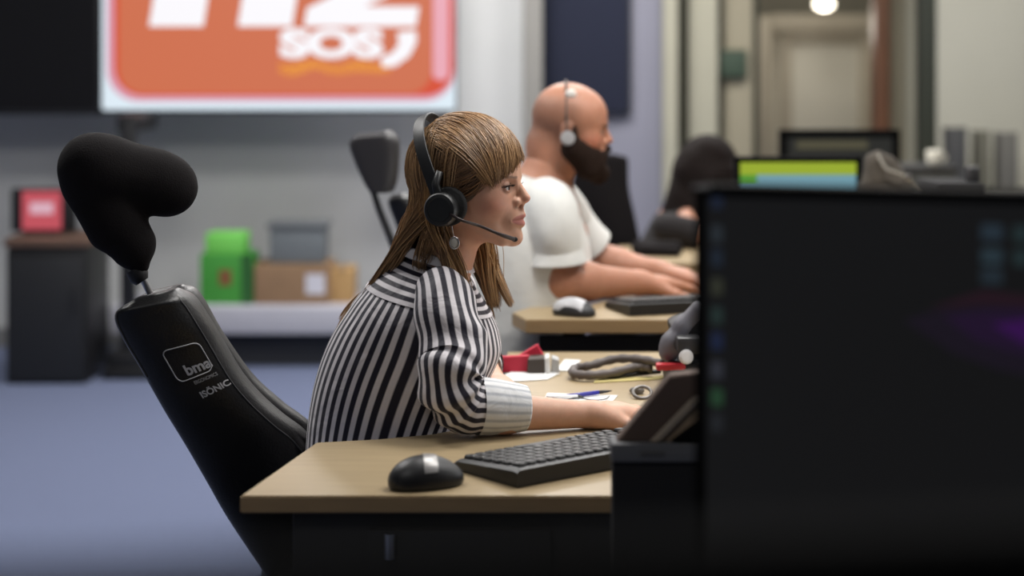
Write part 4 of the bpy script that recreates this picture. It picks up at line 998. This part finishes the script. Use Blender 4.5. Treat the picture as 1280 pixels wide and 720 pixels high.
stripes_obj('blouse', rg[:k0+1], st_body[:k0+1], STR, woman)
cen = rg.mean(1, keepdims=True); yk = rg[k0-1:]; yk = yk+(yk-cen[k0-1:])*np.array((1,1,0))*.012+np.array((0,0,.0008))
arc = np.concatenate([[0], np.cumsum(np.linalg.norm(np.diff(yk.mean(1), axis=0), axis=1)+np.abs(np.diff(np.linalg.norm(yk-yk.mean(1, keepdims=True), axis=-1).mean(1)))*.9)])
st_y = np.repeat((arc/.0245)[:, None], yk.shape[1], 1)
stripes_obj('blouse_yoke', yk, st_y+.25, STR, woman)
# collar
cr = []
for a, (dz, ex) in enumerate(((0,0),(.008,.004),(.015,.005),(.012,.010),(-.002,.015))):
    top = rg[-2]; c0 = top.mean(0); cr.append(top+(top-c0)*np.array((1,1,0))*(ex/.06)+np.array((0,0,dz)))
stripes_obj('collar', np.array(cr), np.repeat(np.linspace(.25, .60, 5)[:, None], 129, 1), STR, woman)
# near sleeve
def folds(t, q):
    e = np.exp(-((t-.60)/.10)**2); e2 = np.exp(-((t-.30)/.18)**2)
    return .006*e*np.sin(t*75+1.2*np.sin(q+1))+.0035*e2*np.sin(t*30+2.2*np.cos(q)+.6)
fdir = n3(wri-elb)
sp = [sho+np.array((-.012,.055,.020)), sho+np.array((-.004,.012,.006)), sho+np.array((.006,-.018,-.045)), sho*.5+elb*.5+np.array((.005,-.012,.0)), elb+np.array((-.012,-.010,.050)), elb+fdir*.012+np.array((0,0,.014)), elb+fdir*.035+np.array((0,0,.010)), elb+fdir*.055+np.array((0,0,.008))]
sr, q, r_, pth = sleeve(sp, [.046,.053,.056,.057,.055,.049,.045,.043], (-1,0,0), n=110, m=97, wr=.003, seed=21, folds=folds)
sr[..., 2] = np.maximum(sr[..., 2], DZ+.003)
ns_ = 17.0
stw = np.repeat(np.linspace(0, ns_, 97)[None], 110, 0)+.25*snoise(sr, 41, 16, 1); stw[:, -1] = stw[:, 0]+ns_
stripes_obj('sleeve', sr, stw, STR, woman)
CUF = stripe_mat('cuff_stripes', (226,226,226), (182,185,190), .36, .25, .3)
def cuff(c0, d, r0, L, parent, up=(0,0,1)):
    d = n3(d); c0 = np.array(c0); pts = [c0, c0+d*L*.5, c0+d*L, c0+d*(L+.001), c0+d*L*.6]
    R5, q5, _, _ = sleeve([pts[0], pts[0]*.5+pts[1]*.5, pts[1], pts[1]*.4+pts[2]*.6, pts[2]], [r0, r0*1.0, r0*.96, r0*.90, r0*.82], up, n=24, m=65, wr=.002, seed=7)
    R5[..., 2] = np.maximum(R5[..., 2], DZ+.002)
    inn = c0[None, None]+d*(L*.6)+(R5[-1:]-R5[-1:].mean(1, keepdims=True))*.86; R5 = np.concatenate([R5, inn], 0)
    stripes_obj('cuff', R5, np.repeat(np.linspace(0, 20, 65)[None], 25, 0)+.25*snoise(R5, 4, 30, 1)*(np.arange(65)[None] < 64), CUF, parent)
cuff(elb+fdir*.036+np.array((0,0,.008)), fdir, .0465, .082, woman)
# far sleeve
lf = n3(lwri-lelb)
sp = [lsho+np.array((-.012,-.055,.012)), lsho+np.array((-.004,-.012,.004)), lsho+np.array((.01,.02,-.045)), lsho*.5+lelb*.5, lelb+np.array((-.02,.012,.045)), lelb+lf*.02+np.array((0,0,.012)), lelb+lf*.09+np.array((0,0,.006))]
sr, q, r_, pth = sleeve(sp, [.054,.060,.058,.056,.056,.052,.048], (-1,0,0), n=80, m=65, wr=.003, seed=25, folds=folds)
sr[..., 2] = np.maximum(sr[..., 2], DZ+.003)
stripes_obj('sleeve', sr, np.repeat(np.linspace(0, 18, 65)[None], 80, 0), STR, woman)
cuff(lelb+lf*.06+np.array((0,0,.006)), lf, .044, .06, woman)
S = SDF((-.48,2.85,.03), (.32,3.36,.66), .007)
for yy, xa in ((3.0,.10),(3.19,.06)): leg_set(S, (-.25,yy,.54), (.16,yy+.02,.53), (xa,yy+.02,.09), (.088,.07,.05))
S.cone((-.26,3.02,.55), (-.26,3.17,.55), .10, .10, .06)
V, Q = S.mesh(); mesh_obj('trousers', V, Q, mat('black_trousers', (24,24,28), .85, bump=.2, bscale=60), woman)
shoes(woman, [(.10,3.02,0),(.06,3.21,0)], (1,0,0), BLACK)

# hair: locks grown over the skull and down the back
HAIR = vcol_mat('light_brown_hair', .42, 0, .12, 120, 0, 100, .45)
rgn = np.random.RandomState(5)
def strands(paths, rad, cols, name, parent, T, nside=3):
    """paths (n,k,3) local; one mesh of thin tapered strands"""
    n, k, _ = paths.shape; Tn = np.gradient(paths, axis=1); Tn /= np.linalg.norm(Tn, axis=-1, keepdims=True)+1e-9
    ref = np.array((.13,.97,.2)); N = np.cross(Tn, ref); N /= np.linalg.norm(N, axis=-1, keepdims=True)+1e-9; B = np.cross(Tn, N)
    tp = np.sin(np.linspace(.35, math.pi*.97, k))**.5; a = np.linspace(0, 2*math.pi, nside, endpoint=False)
    off = N[:, :, None]*np.cos(a)[None, None, :, None]+B[:, :, None]*np.sin(a)[None, None, :, None]
    V = paths[:, :, None]+off*(rad[:, None]*tp[None])[:, :, None, None]; V = V.reshape(-1, 3)
    i = np.arange(n)[:, None, None]*k*nside; j = np.arange(k-1)[None, :, None]*nside; s = np.arange(nside)[None, None, :]; s2 = (s+1) % nside
    Fq = np.stack([i+j+s, i+j+s2, i+j+nside+s2, i+j+nside+s], -1).reshape(-1, 4)
    return mesh_obj(name, T(V), Fq, HAIR, parent, cols=np.repeat(cols, k*nside, 0))
EC, ER = np.array((-.003,0,.030)), np.array((.095,.077,.087))
def grow(n, rootf, dirf, L, steps, grav, lay, body=True, zfree=-.015, xt=None, kx=0.0, zx=.04):
    """hair lies on the skull at its own layer height until it passes zfree, then hangs, kept off neck and shoulders"""
    p = rootf(n); d = dirf(p); ds = (L/steps)[:, None]; out = [p.copy()]
    d /= np.linalg.norm(d, axis=1, keepdims=True); free = np.zeros((n,1), bool)
    for s in range(steps):
        g = np.array((0,0,-1.0))*np.where(free, grav*2.2, grav)*(ds/.01); d = d+g
        if xt is not None:
            xt_ = xt(p) if callable(xt) else xt; d[:, 0] += kx*np.clip((zx-p[:, 2])/.05, 0, 1)*np.clip((xt_-p[:, 0])/.05, -1, 1)*ds[:, 0]/.01
        d[:, :] = d; d /= np.linalg.norm(d, axis=1, keepdims=True); p = p+d*ds
        er = ER[None]+lay[:, None]*min(1, (s+1)/4.0); e = (p-EC)/er; l = np.linalg.norm(e, axis=1, keepdims=True)
        free = free | (p[:, 2:3] < zfree)
        p = np.where((l < 1) | ~free, EC+e/np.maximum(l, 1e-6)*er, p)
        nk = np.array((-.045,0,-.12)); dv = p-nk; dv[:, 2] *= .45; ln = np.linalg.norm(dv, axis=1, keepdims=True); rr0 = .060+lay[:, None]*.9
        sc_ = np.where((ln < rr0) & free, rr0/np.maximum(ln,1e-6), 1.0); p = np.concatenate([nk[:2]+(p[:, :2]-nk[:2])*sc_, p[:, 2:3]], 1)
        if body:
            bc = np.array((-.115,.03,-.335)); be = np.array((.145,.185,.17))+lay[:, None]*.4; e = (p-bc)/be; l = np.linalg.norm(e, axis=1, keepdims=True); p = np.where(l < 1, bc+e/np.maximum(l,1e-6)*be, p)
        dd = p-out[-1]; ll = np.linalg.norm(dd, axis=1, keepdims=True); d = dd/np.maximum(ll, 1e-6); out.append(p.copy())
    return np.stack(out, 1)
def scalp(n, cond):
    pts = []
    while len(pts) < n:
        v = rgn.normal(size=(4000,3)); v /= np.linalg.norm(v, axis=1, keepdims=True); v = EC+v*(ER*.985); pts += list(v[cond(v)])
    return np.array(pts[:n])
CROWN = np.array((-.030,.012,.118))
def away(p):
    d = p-CROWN; nrm = (p-EC)/ER**2; nrm /= np.linalg.norm(nrm, axis=1, keepdims=True); d -= nrm*(d*nrm).sum(1, keepdims=True)
    return d/np.maximum(np.linalg.norm(d, axis=1, keepdims=True), 1e-6)
def hcol(n, lo=(104,78,54), hi=(192,154,112), p=1.2):
    t = rgn.uniform(0, 1, n)**p; return np.array(lin(lo))[None]*(1-t[:, None])+np.array(lin(hi))[None]*t[:, None]
# back and sides
nB = 7200
condB = lambda v: (((v[:,0] < -.022) | (np.abs(v[:,1]) > .045)) & (v[:,0] < .026) & (v[:,2] > -.022) & ((v[:,2] > .0+.9*np.clip(v[:,0]+.02,0,1)) | (v[:,0] < -.02)))
def dirB(p):
    d = away(p); side = np.clip((p[:,0]+.03)/.05, 0, 1)*np.clip((np.abs(p[:,1])-.02)/.04, 0, 1); d[:, 0] -= .7*side; d[:, 0] = np.where(p[:,0] > -.04, np.minimum(d[:,0], -.25), d[:,0]); return d+rgn.normal(size=p.shape)*.04
rB = scalp(nB, condB); bias = rgn.uniform(-1, 1, nB)
front = (rB[:,0]+.25*np.abs(rB[:,1])+.02*bias > .004) & (np.abs(rB[:,1]) > .03) & (bias > -.2)
lay = rgn.uniform(.003, .013, nB)*np.where(np.abs(rB[:,1]) > .05, .75, 1.0)
xB = np.where(front, -.022+.010*bias, -.098+.016*bias)
def steerB(p): return np.where(front, xB+np.clip((-.07-p[:,2])/.1, 0, 1)*.045, xB-np.clip((-.06-p[:,2])/.12, 0, 1)*.080)
pB = grow(nB, lambda n: rB, dirB, np.where(front, rgn.uniform(.22,.29,nB), rgn.uniform(.22,.31,nB)), 20, .14, lay, xt=steerB, kx=.34, zx=.03)
gi = rgn.randint(0, nB, 330); rt = pB[:, 9]; near = np.argmin(((rt[:, None]-rt[gi][None])**2).sum(-1), 1)
w = (np.linspace(0, 1, pB.shape[1])**1.3*.5)[None, :, None]; pB = pB*(1-w)+pB[gi][near]*w
def cut(paths, zmin):
    n, k, _ = paths.shape; below = paths[:, :, 2] < zmin(paths[:, :, 0], paths[:, :, 1])+rgn.normal(size=(n,1))*.004
    end = np.where(below.any(1), below.argmax(1), k-1).astype(float); end = np.maximum(end, 3.0); t = np.linspace(0, 1, k)[None]*end[:, None]
    i = np.minimum(t.astype(int), k-2); f = (t-i)[..., None]; r_ = np.arange(n)[:, None]
    return paths[r_, i]*(1-f)+paths[r_, i+1]*f
# crown and front top hair, combed towards the brow as a side fringe
nF = 4200
condF = lambda v: (v[:,0] > -.070) & (v[:,2] > .072+.10*np.clip(v[:,0]-.06,0,1)) & (v[:,0] < .066)
def dirF(p):
    d = np.stack([np.full(len(p), 1.0), -.35+p[:,1]*9, np.full(len(p), .10)], 1); return d+rgn.normal(size=p.shape)*.07
layF = rgn.uniform(.002, .012, nF)
pF = grow(nF, lambda n: scalp(n, condF), dirF, rgn.uniform(.11,.17,nF), 16, .05, layF, body=False, zfree=.0)
gi = rgn.randint(0, nF, 210); rt = pF[:, 5]; near = np.argmin(((rt[:, None]-rt[gi][None])**2).sum(-1), 1)
w = (np.linspace(0, 1, pF.shape[1])**1.1*.6)[None, :, None]; pF = pF*(1-w)+pF[gi][near]*w
pF = cut(pF, lambda x, y: .058+.70*np.minimum(y, 0)-.15*np.maximum(y, 0))
# temple hair sweeping back over the ear
nT = 1700
condT = lambda v: (v[:,0] > .005) & (v[:,0] < .058) & (v[:,2] > .022) & (v[:,2] < .095) & (np.abs(v[:,1]) > .03)
def dirT(p):
    d = away(p); d[:, 0] = -.5; d[:, 2] -= .4; return d+rgn.normal(size=p.shape)*.08
layT = rgn.uniform(.002, .010, nT)
pT = grow(nT, lambda n: scalp(n, condT), dirT, rgn.uniform(.09,.15,nT), 18, .06, layT, body=False, xt=-.035, kx=.35, zx=.09)
# locks hanging in front of the shoulders
def lock(ctrl, n, spread, tip):
    c = catmull(ctrl, 22); o = rgn.normal(size=(n,1,3))*np.array(spread); f = np.linspace(1, tip, 22)[None, :, None]; e = rgn.uniform(.86, 1.0, n)
    out = c[None]+o*f+rgn.normal(size=(n,1,3))*.002
    return out
locks = [lock([(-.02,.072,.02),(-.012,.085,-.05),(.010,.080,-.12),(.022,.062,-.170),(.036,.045,-.212)], 420, (.010,.008,.009), .45),
         lock([(-.035,-.070,.00),(-.035,-.072,-.05),(-.018,-.062,-.10),(.004,-.050,-.155),(.016,-.030,-.235)], 600, (.008,.006,.008), .5),
         lock([(-.02,.078,.0),(-.005,.084,-.07),(.020,.075,-.14),(.042,.062,-.18),(.064,.05,-.21)], 200, (.006,.005,.006), .4)]
pL = np.concatenate(locks, 0)
strands(pB, rgn.uniform(.0005,.0009,nB), hcol(nB), 'hair', woman, WT)
hair = woman.children[-1]
strands(pF, rgn.uniform(.0005,.0009,nF), hcol(nF, (112,82,55), (194,154,110)), 'hair_fringe', woman, WT)
strands(pT, rgn.uniform(.0005,.0009,nT), hcol(nT, (84,58,40), (160,120,82)), 'hair_temple', woman, WT)
strands(pL, rgn.uniform(.0005,.0009,len(pL)), hcol(len(pL), (108,78,50), (196,156,106)), 'hair_lock', woman, WT)
S = SDF((-.13,-.10,-.07), (.11,.10,.135), .003)
S.ell(tuple(EC), tuple(ER+.0065), .001)
S.ell((.125,0,-.03), (.085,.20,.092), .012, sub=True); S.ell((.06,0,-.12), (.10,.2,.10), .01, sub=True)
V, Q = S.mesh(); mesh_obj('hair_base', WT(V), Q, HAIR, woman, cols=np.tile(np.array(lin((80,56,38))), (len(V),1)))

# headset worn by the woman
hd_ = thing('headset', 'black call headset with mic boom worn over light brown hair', 'headset', tuple(WC))
GB = mat('headset_black', (30,31,32), .45, noise=.06); GB2 = mat('headset_foam', (24,24,25), .85, bump=.2, bscale=500)
EAR = np.array((-.004,-.093,-.030))
def TL(pts): return [Vector(x) for x in WT(np.array(pts))]
arc_ = np.linspace(-1, 1, 41)
bp_ = [(-.016-.055*(1-abs(a)**2.2)-.004, .099*math.sin(a*math.pi/2)**1 if abs(a) < 1 else .099*a, -.012+.132*math.cos(a*math.pi/2)**.8) for a in arc_]
p = catmull(WT(np.array(bp_)), 80); T_, N_, B_ = frames(p, tuple(WT(np.array([(0,1,0)]))[0]-WC))
cen_ = WT(np.array([(-.03,0,.02)]))[0]
rg_ = []
for i in range(80):
    out = p[i]-cen_; t = T_[i]; out = n3(out-t*(out@t)); sd = np.cross(t, out)
    rg_.append([p[i]+sd*wv+out*hv for wv, hv in ((-.011,0),(-.010,.0022),(0,.0032),(.010,.0022),(.011,0),(.010,-.0016),(-.010,-.0016),(-.011,0))])
V, Fc = loft(np.array(rg_)); mesh_obj('headband', V, Fc, GB, hd_, angle=50)
for s in (-1, 1):
    c = EAR*np.array((1, -s if s > 0 else 1, 1)); c = np.array((EAR[0], s*abs(EAR[1]), EAR[2])); dy = np.array((0, s, 0))
    prof = [(.0,.0),(.030,.0),(.0335,.004),(.0335,.012),(.030,.016),(.0,.016)]
    qa = np.linspace(0, 2*math.pi, 37)
    def disc(cc, prof): return WT(np.array([[cc+dy*h+np.array((r*math.cos(a), 0, r*math.sin(a))) for a in qa] for r, h in prof]).reshape(-1,3)).reshape(len(prof), 37, 3)
    V, Fc = loft(disc(c-dy*.012, prof)); mesh_obj('ear_cushion', V, Fc, GB2, hd_)
    cc = c+np.array((-.006,0,-.004)); pr2 = [(.0,.003),(.027,.003),(.029,.006),(.0285,.020),(.026,.0235),(.021,.0245),(.020,.0235),(.0,.0228)]
    V, Fc = loft(disc(cc, pr2)); cup = mesh_obj('earcup', V, Fc, GB, hd_, angle=40)
    V, Fc = tube(TL([cc+dy*.012+np.array((-.006,0,.026)), cc+dy*.008+np.array((-.012,0,.042)), c+np.array((-.012,0,.060))+dy*.004]), [.008,.007,.006], 10); mesh_obj('band_yoke', V, Fc, GB, hd_)
bm0 = EAR+np.array((.012,-.022,-.010))
bpts = [bm0, bm0+np.array((.022,-.003,-.010)), (.052,-.086,-.062), (.078,-.066,-.076), (.098,-.036,-.088)]
V, Fc = tube(catmull(TL(bpts), 40), np.concatenate([np.full(28,.0026), np.linspace(.0026,.0038,6), np.full(6,.0038)]), 10); mesh_obj('mic_boom', V, Fc, mat('boom_dark', (42,30,28), .4), hd_)
e0 = WT(np.array([bpts[-1], bpts[-2]])); MB().ball(.0042, Vector(e0[0]), (1.3,1,1)).build('mic_tip', GB2, hd_)
er_ = thing('earring', 'silver drop earring hanging below the headset earcup', 'earring', tuple(WT(np.array([(-.002,-.079,-.085)]))[0]))
ec0 = WT(np.array([(.006,-.084,-.092)]))[0]
MB().ball(.0070, Vector(ec0), (.95,.35,1.25), n=16).build('pendant', mat('dull_silver', (200,196,186), .5, .3), er_)
V, Fc = tube([Vector(ec0+np.array((.0078*math.sin(q), -.001, .0100*math.cos(q)))) for q in np.linspace(0,2*math.pi,25)], .0012, 6); mesh_obj('pendant_rim', V, Fc, CHROME, er_)
V, Fc = tube(TL([(-.004,-.079,-.045),(.0,-.083,-.060),(.005,-.084,-.081)]), .0009, 6); mesh_obj('ear_hook', V, Fc, CHROME, er_)
# ------------------------------------------------------------------ the bald man
MY = 4.25
MC = np.array(P(711, 160, MY)); MT = xform(MC, R(0), R(6), 0, .95)
mV, mQ = head_mesh(.0025, True)
MSK = (180,127,102)
mcol = skin_cols(mV, MSK, (160,96,84), (206,120,98), (60,42,34), True)
sta = (np.clip((.085-mV[:,2]-.5*np.maximum(mV[:,0],0))/.03, 0, 1)*np.clip((.035-mV[:,0])/.03, 0, 1)*np.clip((mV[:,2]+.06)/.03, 0, 1))[:, None]*.55
mcol = mcol*(1-sta)+np.array(lin((112,82,68)))*sta
msho = np.array(P(690, 268, 4.09)); melb = np.array(P(694, 357, 4.10)); mwri = np.array(P(798, 362, 4.22)); melb[2] = MZ+.052; mwri[2] = MZ+.034
lms = np.array(P(700, 262, 4.44)); lme = np.array(P(742, 330, 4.50)); lmw = np.array(P(822, 346, 4.44)); lme[2] = MZ+.05; lmw[2] = MZ+.034
S = SDF((.0,3.98,.75), (.56,4.62,1.08), .0034)
for a, e, w_ in ((msho, melb, mwri), (lms, lme, lmw)):
    S.cone(a+np.array((0,(MY-a[1])*.2,-.02)), e, .048, .044, .02).cone(e, e+(w_-e)*.35, .046, .045, .03).cone(e+(w_-e)*.3, w_, .045, .029, .02).cone(w_, w_+n3(w_-e)*.015, .029, .028, .01)
hand(S, mwri+n3(mwri-melb)*.01, mwri-melb+np.array((0,.02,-.01)), (0,0,1), 1, .25, 1.1, .12)
hand(S, lmw+n3(lmw-lme)*.01, lmw-lme+np.array((0,.0,-.01)), (0,0,1), -1, .25, 1.1, .12)
aV, aQ = S.mesh()
S = SDF((-.32,3.94,.03), (.56,4.62,1.14), .009)
S.cone((-.02,MY,.62), (.03,MY,.88), .14, .15, .05).cone((.03,MY,.88), (.06,MY,1.0), .14, .10, .05).cone((.06,MY-.10,.99), (.06,MY+.10,.99), .05, .05, .05).cone((.06,MY,1.0), (.085,MY,1.10), .07, .06, .03)
leg_set(S, (-.02,MY-.1,.58), (.42,MY-.08,.57), (.38,MY-.08,.08)); leg_set(S, (-.02,MY+.1,.58), (.42,MY+.12,.57), (.36,MY+.12,.08))
bV, bQ = S.mesh()
V, Q = join_meshes([(MT(mV), mQ), (aV, aQ), (bV, bQ)])
cc = np.tile(np.array(lin(MSK)), (len(V),1)); cc[:len(mV)] = mcol
man = mesh_obj('person', V, Q, SKIN, None, cols=cc)
tag(man, 'bald bearded person in a white T-shirt working at the desk behind', 'person')
eyes(MT, man, (60,46,36))
S = SDF((-.06,-.12,-.17), (.15,.12,.03), .003)
for s in (-1, 1):
    S.cone((.010, s*.074, .004), (.012, s*.070, -.050), .009, .022, .01).cone((.012, s*.066, -.050), (.055, s*.042, -.092), .026, .030, .02).cone((.035, s*.060, -.045), (.070, s*.044, -.060), .018, .018, .015).cone((.055, s*.040, -.090), (.084, s*.010, -.104), .024, .024, .02)
    S.cone((.104, 0, -.043), (.092, s*.030, -.060), .0075, .009, .008).cone((.092, s*.030, -.060), (.086, s*.030, -.088), .010, .016, .01)
    S.cone((.045, s*.056, -.062), (.075, s*.040, -.075), .016, .016, .015)
S.ball((.086,0,-.106), .022, .02); S.ell((.115,0,-.0585), (.022,.020,.0055), .003, sub=True)
V, Q = S.mesh(); V += .0022*np.stack([snoise(V, 61, 160, 1), snoise(V, 62, 160, 1), snoise(V, 63, 160, 1)], 1)
mesh_obj('beard', MT(V), Q, mat('dark_brown_beard', (40,28,22), .9, spec=.15, noise=.25, scale=120, bump=.6, bscale=300), man)
TEE = mat('white_cotton', (214,214,210), .85, noise=.02, bump=.6, bscale=11, sheen=.1)
rows = [(.50,-.17,.14,.20),(.62,-.17,.15,.20),(.72,-.165,.165,.205),(.80,-.152,.18,.205),(.88,-.135,.185,.205),(.95,-.112,.178,.198),(1.0,-.085,.165,.180),(1.04,-.055,.15,.145),(1.065,-.03,.14,.105),(1.082,-.012,.135,.078),(1.09,-.006,.132,.072)]
til = [0,0,0,0,.04,.08,.14,.2,.24,.28,.28]
rows = [(HC-(HC-z)*1.038, a*1.038, b*1.038, w*1.02) for z, a, b, w in rows]
rg, q, zz = torso_rings(rows, MY, tilt=til, n=70, m=81, wr=.005, seed=51)
V, Fc = loft(rg, cap=(False, False)); mesh_obj('t_shirt', V, Fc, TEE, man)
for a, e, s, sd in ((msho, melb, -1, 71), (lms, lme, 1, 72)):
    sp = [a+np.array((-.02,-s*.07,.02)), a+np.array((-.005,-s*.02,.008)), a+(e-a)*.25+np.array((0,s*.006,0)), a+(e-a)*.5, a+(e-a)*.72]
    sr, q, r_, pth = sleeve(sp, [.062,.066,.066,.068,.076], (-1,0,0), n=50, m=49, wr=.004, seed=sd)
    inn = pth[-1][None, None]+(sr[-1:]-pth[-1])*.93; inn2 = inn+(pth[-6]-pth[-1])[None, None]
    V, Fc = loft(np.concatenate([sr, inn, inn2], 0), cap=(False, False)); mesh_obj('sleeve', V, Fc, TEE, man)
S = SDF((-.2,3.98,.03), (.55,4.56,.74), .009)
for yy, xa in ((MY-.09,.38),(MY+.11,.36)): leg_set(S, (-.02,yy,.58), (.42,yy+.01,.57), (xa,yy+.01,.09), (.10,.078,.055))
S.cone((-.03,MY-.08,.58), (-.03,MY+.08,.58), .12, .12, .06)
V, Q = S.mesh(); mesh_obj('trousers', V, Q, mat('grey_trousers', (96,98,100), .85, bump=.2, bscale=60), man)
shoes(man, [(.38,MY-.08,0),(.36,MY+.12,0)], (1,0,0), BLACK)
# his headset
hm = thing('headset', 'thin silver headset worn by the bald bearded man', 'headset', tuple(MC))
arc_ = np.linspace(-1, 1, 31)
bp_ = [(-.008-.012*(1-a*a), .083*math.sin(a*math.pi/2), -.012+.131*math.cos(a*math.pi/2)**.85) for a in arc_]
V, Fc = tube(MT(np.array(bp_)), .003, 8); mesh_obj('headband', V, Fc, mat('band_grey', (84,72,66), .6), hm)
for s in (-1, 1):
    c = MT(np.array([(-.004, s*.093, -.022)]))[0]
    MB().cyl(.016,.018,.020, Vector(c), rot=rz(R(4)) @ rx(math.pi/2), n=24, bevel=.005).build('earcup', mat('silver_cup', (186,186,188), .35, .2), hm)
top_ = MT(np.array([(-.006,-.060,.086)]))[0]
MB().ball(.013, Vector(top_), (1.1,.6,1.0), n=16).build('band_highlight', mat('pale_highlight', (214,210,204), .4), hm)  # pale ball drawn as the bright highlight on the headband

# ------------------------------------------------------------------ the dark haired colleague, far back
GY = 5.85
GC = np.array(P(884, 218, GY)); GT = xform(GC, R(25), R(18), 0, 1.0)
gV, gQ = head_mesh(.004)
gcol = skin_cols(gV, (176,128,106), (150,90,82), (176,110,96), (40,30,26))
g0 = GC+np.array((-.06,0,-.26))
S = SDF((GC[0]-.40,GY-.32,.03), (GC[0]+.40,GY+.32,1.0), .008)
gx = GC[0]
gse, gel, gwr = np.array((gx-.07,GY-.16,.80)), np.array((gx-.10,GY-.24,.62)), np.array((gx-.06,GY-.30,FZ+.03))
S.cone((gx-.14,GY,.55), (gx-.07,GY,.80), .12, .11, .05).cone((gx-.07,GY-.13,.83), (gx-.07,GY+.13,.83), .05, .05, .05).cone((gx-.06,GY,.83), (gx-.03,GY,.95), .055, .05, .03)
leg_set(S, (gx-.16,GY-.09,.53), (gx+.26,GY-.09,.52), (gx+.24,GY-.09,.08)); leg_set(S, (gx-.16,GY+.09,.53), (gx+.26,GY+.09,.52), (gx+.22,GY+.09,.08))
bV, bQ = S.mesh()
S = SDF((gx-.30,GY-.60,.60), (gx+.30,GY+.1,.92), .003)
e1 = np.array((gx-.15,GY-.30,FZ+.055)); w1 = np.array((gx+.06,GY-.36,FZ+.032))
S.cone(gse, e1, .045, .04, .02).cone(e1, w1, .04, .024, .02); hand(S, w1, (1,-.1,0), (0,0,1), 1, .25, 1.0, .1)
aV, aQ = S.mesh()
V, Q = join_meshes([(GT(gV), gQ), (bV, bQ), (aV, aQ)]); cc = np.tile(np.array(lin((176,128,106))), (len(V),1)); cc[:len(gV)] = gcol
girl = mesh_obj('person', V, Q, SKIN, None, cols=cc)
tag(girl, 'dark haired person in dark clothes bent over behind the monitors', 'person')
DH = mat('dark_hair', (24,17,15), .7, noise=.3, scale=60, bump=.5, bscale=120, stretch=(4,4,.6), spec=.12)
S = SDF((-.16,-.14,-.30), (.16,.14,.15), .005)
S.ell((-.008,0,.035), (.105,.088,.098), .01)
for s in (-1, 1): S.cone((-.02,s*.07,-.02), (-.035,s*.085,-.20), .042, .035, .04).cone((.03,s*.078,.02), (.045,s*.085,-.16), .026, .022, .03)
S.cone((-.06,0,-.02), (-.075,0,-.22), .06, .05, .05); S.ell((.13,0,-.02), (.075,.058,.085), .015, sub=True)
V, Q = S.mesh(); V += .003*np.stack([snoise(V, 81, 70), snoise(V, 82, 70), snoise(V, 83, 70)*.3], 1); mesh_obj('hair', GT(V), Q, DH, girl)
rows = [(.48,gx-.28,gx-.02,.16),(.60,gx-.28,gx+.0,.155),(.70,gx-.25,gx+.04,.16),(.78,gx-.21,gx+.06,.17),(.84,gx-.18,gx+.05,.16),(.875,gx-.15,gx+.03,.12),(.90,gx-.13,gx+.02,.08)]
rg, q, zz = torso_rings(rows, GY, n=40, m=49, wr=.004, seed=91)
DSH = mat('dark_knit', (24,20,21), .9, noise=.15, bump=.3, bscale=60)
V, Fc = loft(rg, cap=(False, False)); mesh_obj('jumper', V, Fc, DSH, girl)
sr, q, r_, pth = sleeve([gse+np.array((0,.05,.02)), gse, (gse+e1)/2, e1+np.array((-.01,0,.01)), e1+(w1-e1)*.45], [.055,.058,.055,.05,.044], (-1,0,0), n=50, m=41, wr=.003, seed=95)
sr[..., 2] = np.maximum(sr[..., 2], FZ+.003)
V, Fc = loft(sr, cap=(False, False)); mesh_obj('sleeve', V, Fc, DSH, girl)
S = SDF((gx-.36,GY-.26,.03), (gx+.40,GY+.26,.68), .01)
for s in (-1, 1): leg_set(S, (gx-.16,GY+s*.09,.53), (gx+.26,GY+s*.09,.52), (gx+.23,GY+s*.09,.09), (.095,.075,.055))
V, Q = S.mesh(); mesh_obj('trousers', V, Q, MATS['black_trousers'], girl)
shoes(girl, [(gx+.24,GY-.09,0),(gx+.22,GY+.09,0)], (1,0,0), BLACK)
# dark case on the far desk
dc = thing('laptop', 'black closed laptop bag lying on the farther pale desk', 'bag', (xw(818,5.35), 5.35, FZ))
S = SDF((xw(786,5.35),5.22,FZ-.005), (xw(856,5.35),5.5,FZ+.07), .004)
S.cone((xw(800,5.35),5.36,FZ+.02), (xw(846,5.35),5.38,FZ+.018), .026, .022, .02).cone((xw(806,5.35),5.32,FZ+.016), (xw(842,5.35),5.30,FZ+.014), .02, .018, .03)
S.f = np.maximum(S.f, -(S.ax[2][None,None,:]-FZ-.001)).astype(np.float32)
V, Q = S.mesh(); mesh_obj('bag_body', V, Q, MESHBLK, dc); dc.name = 'soft_case'
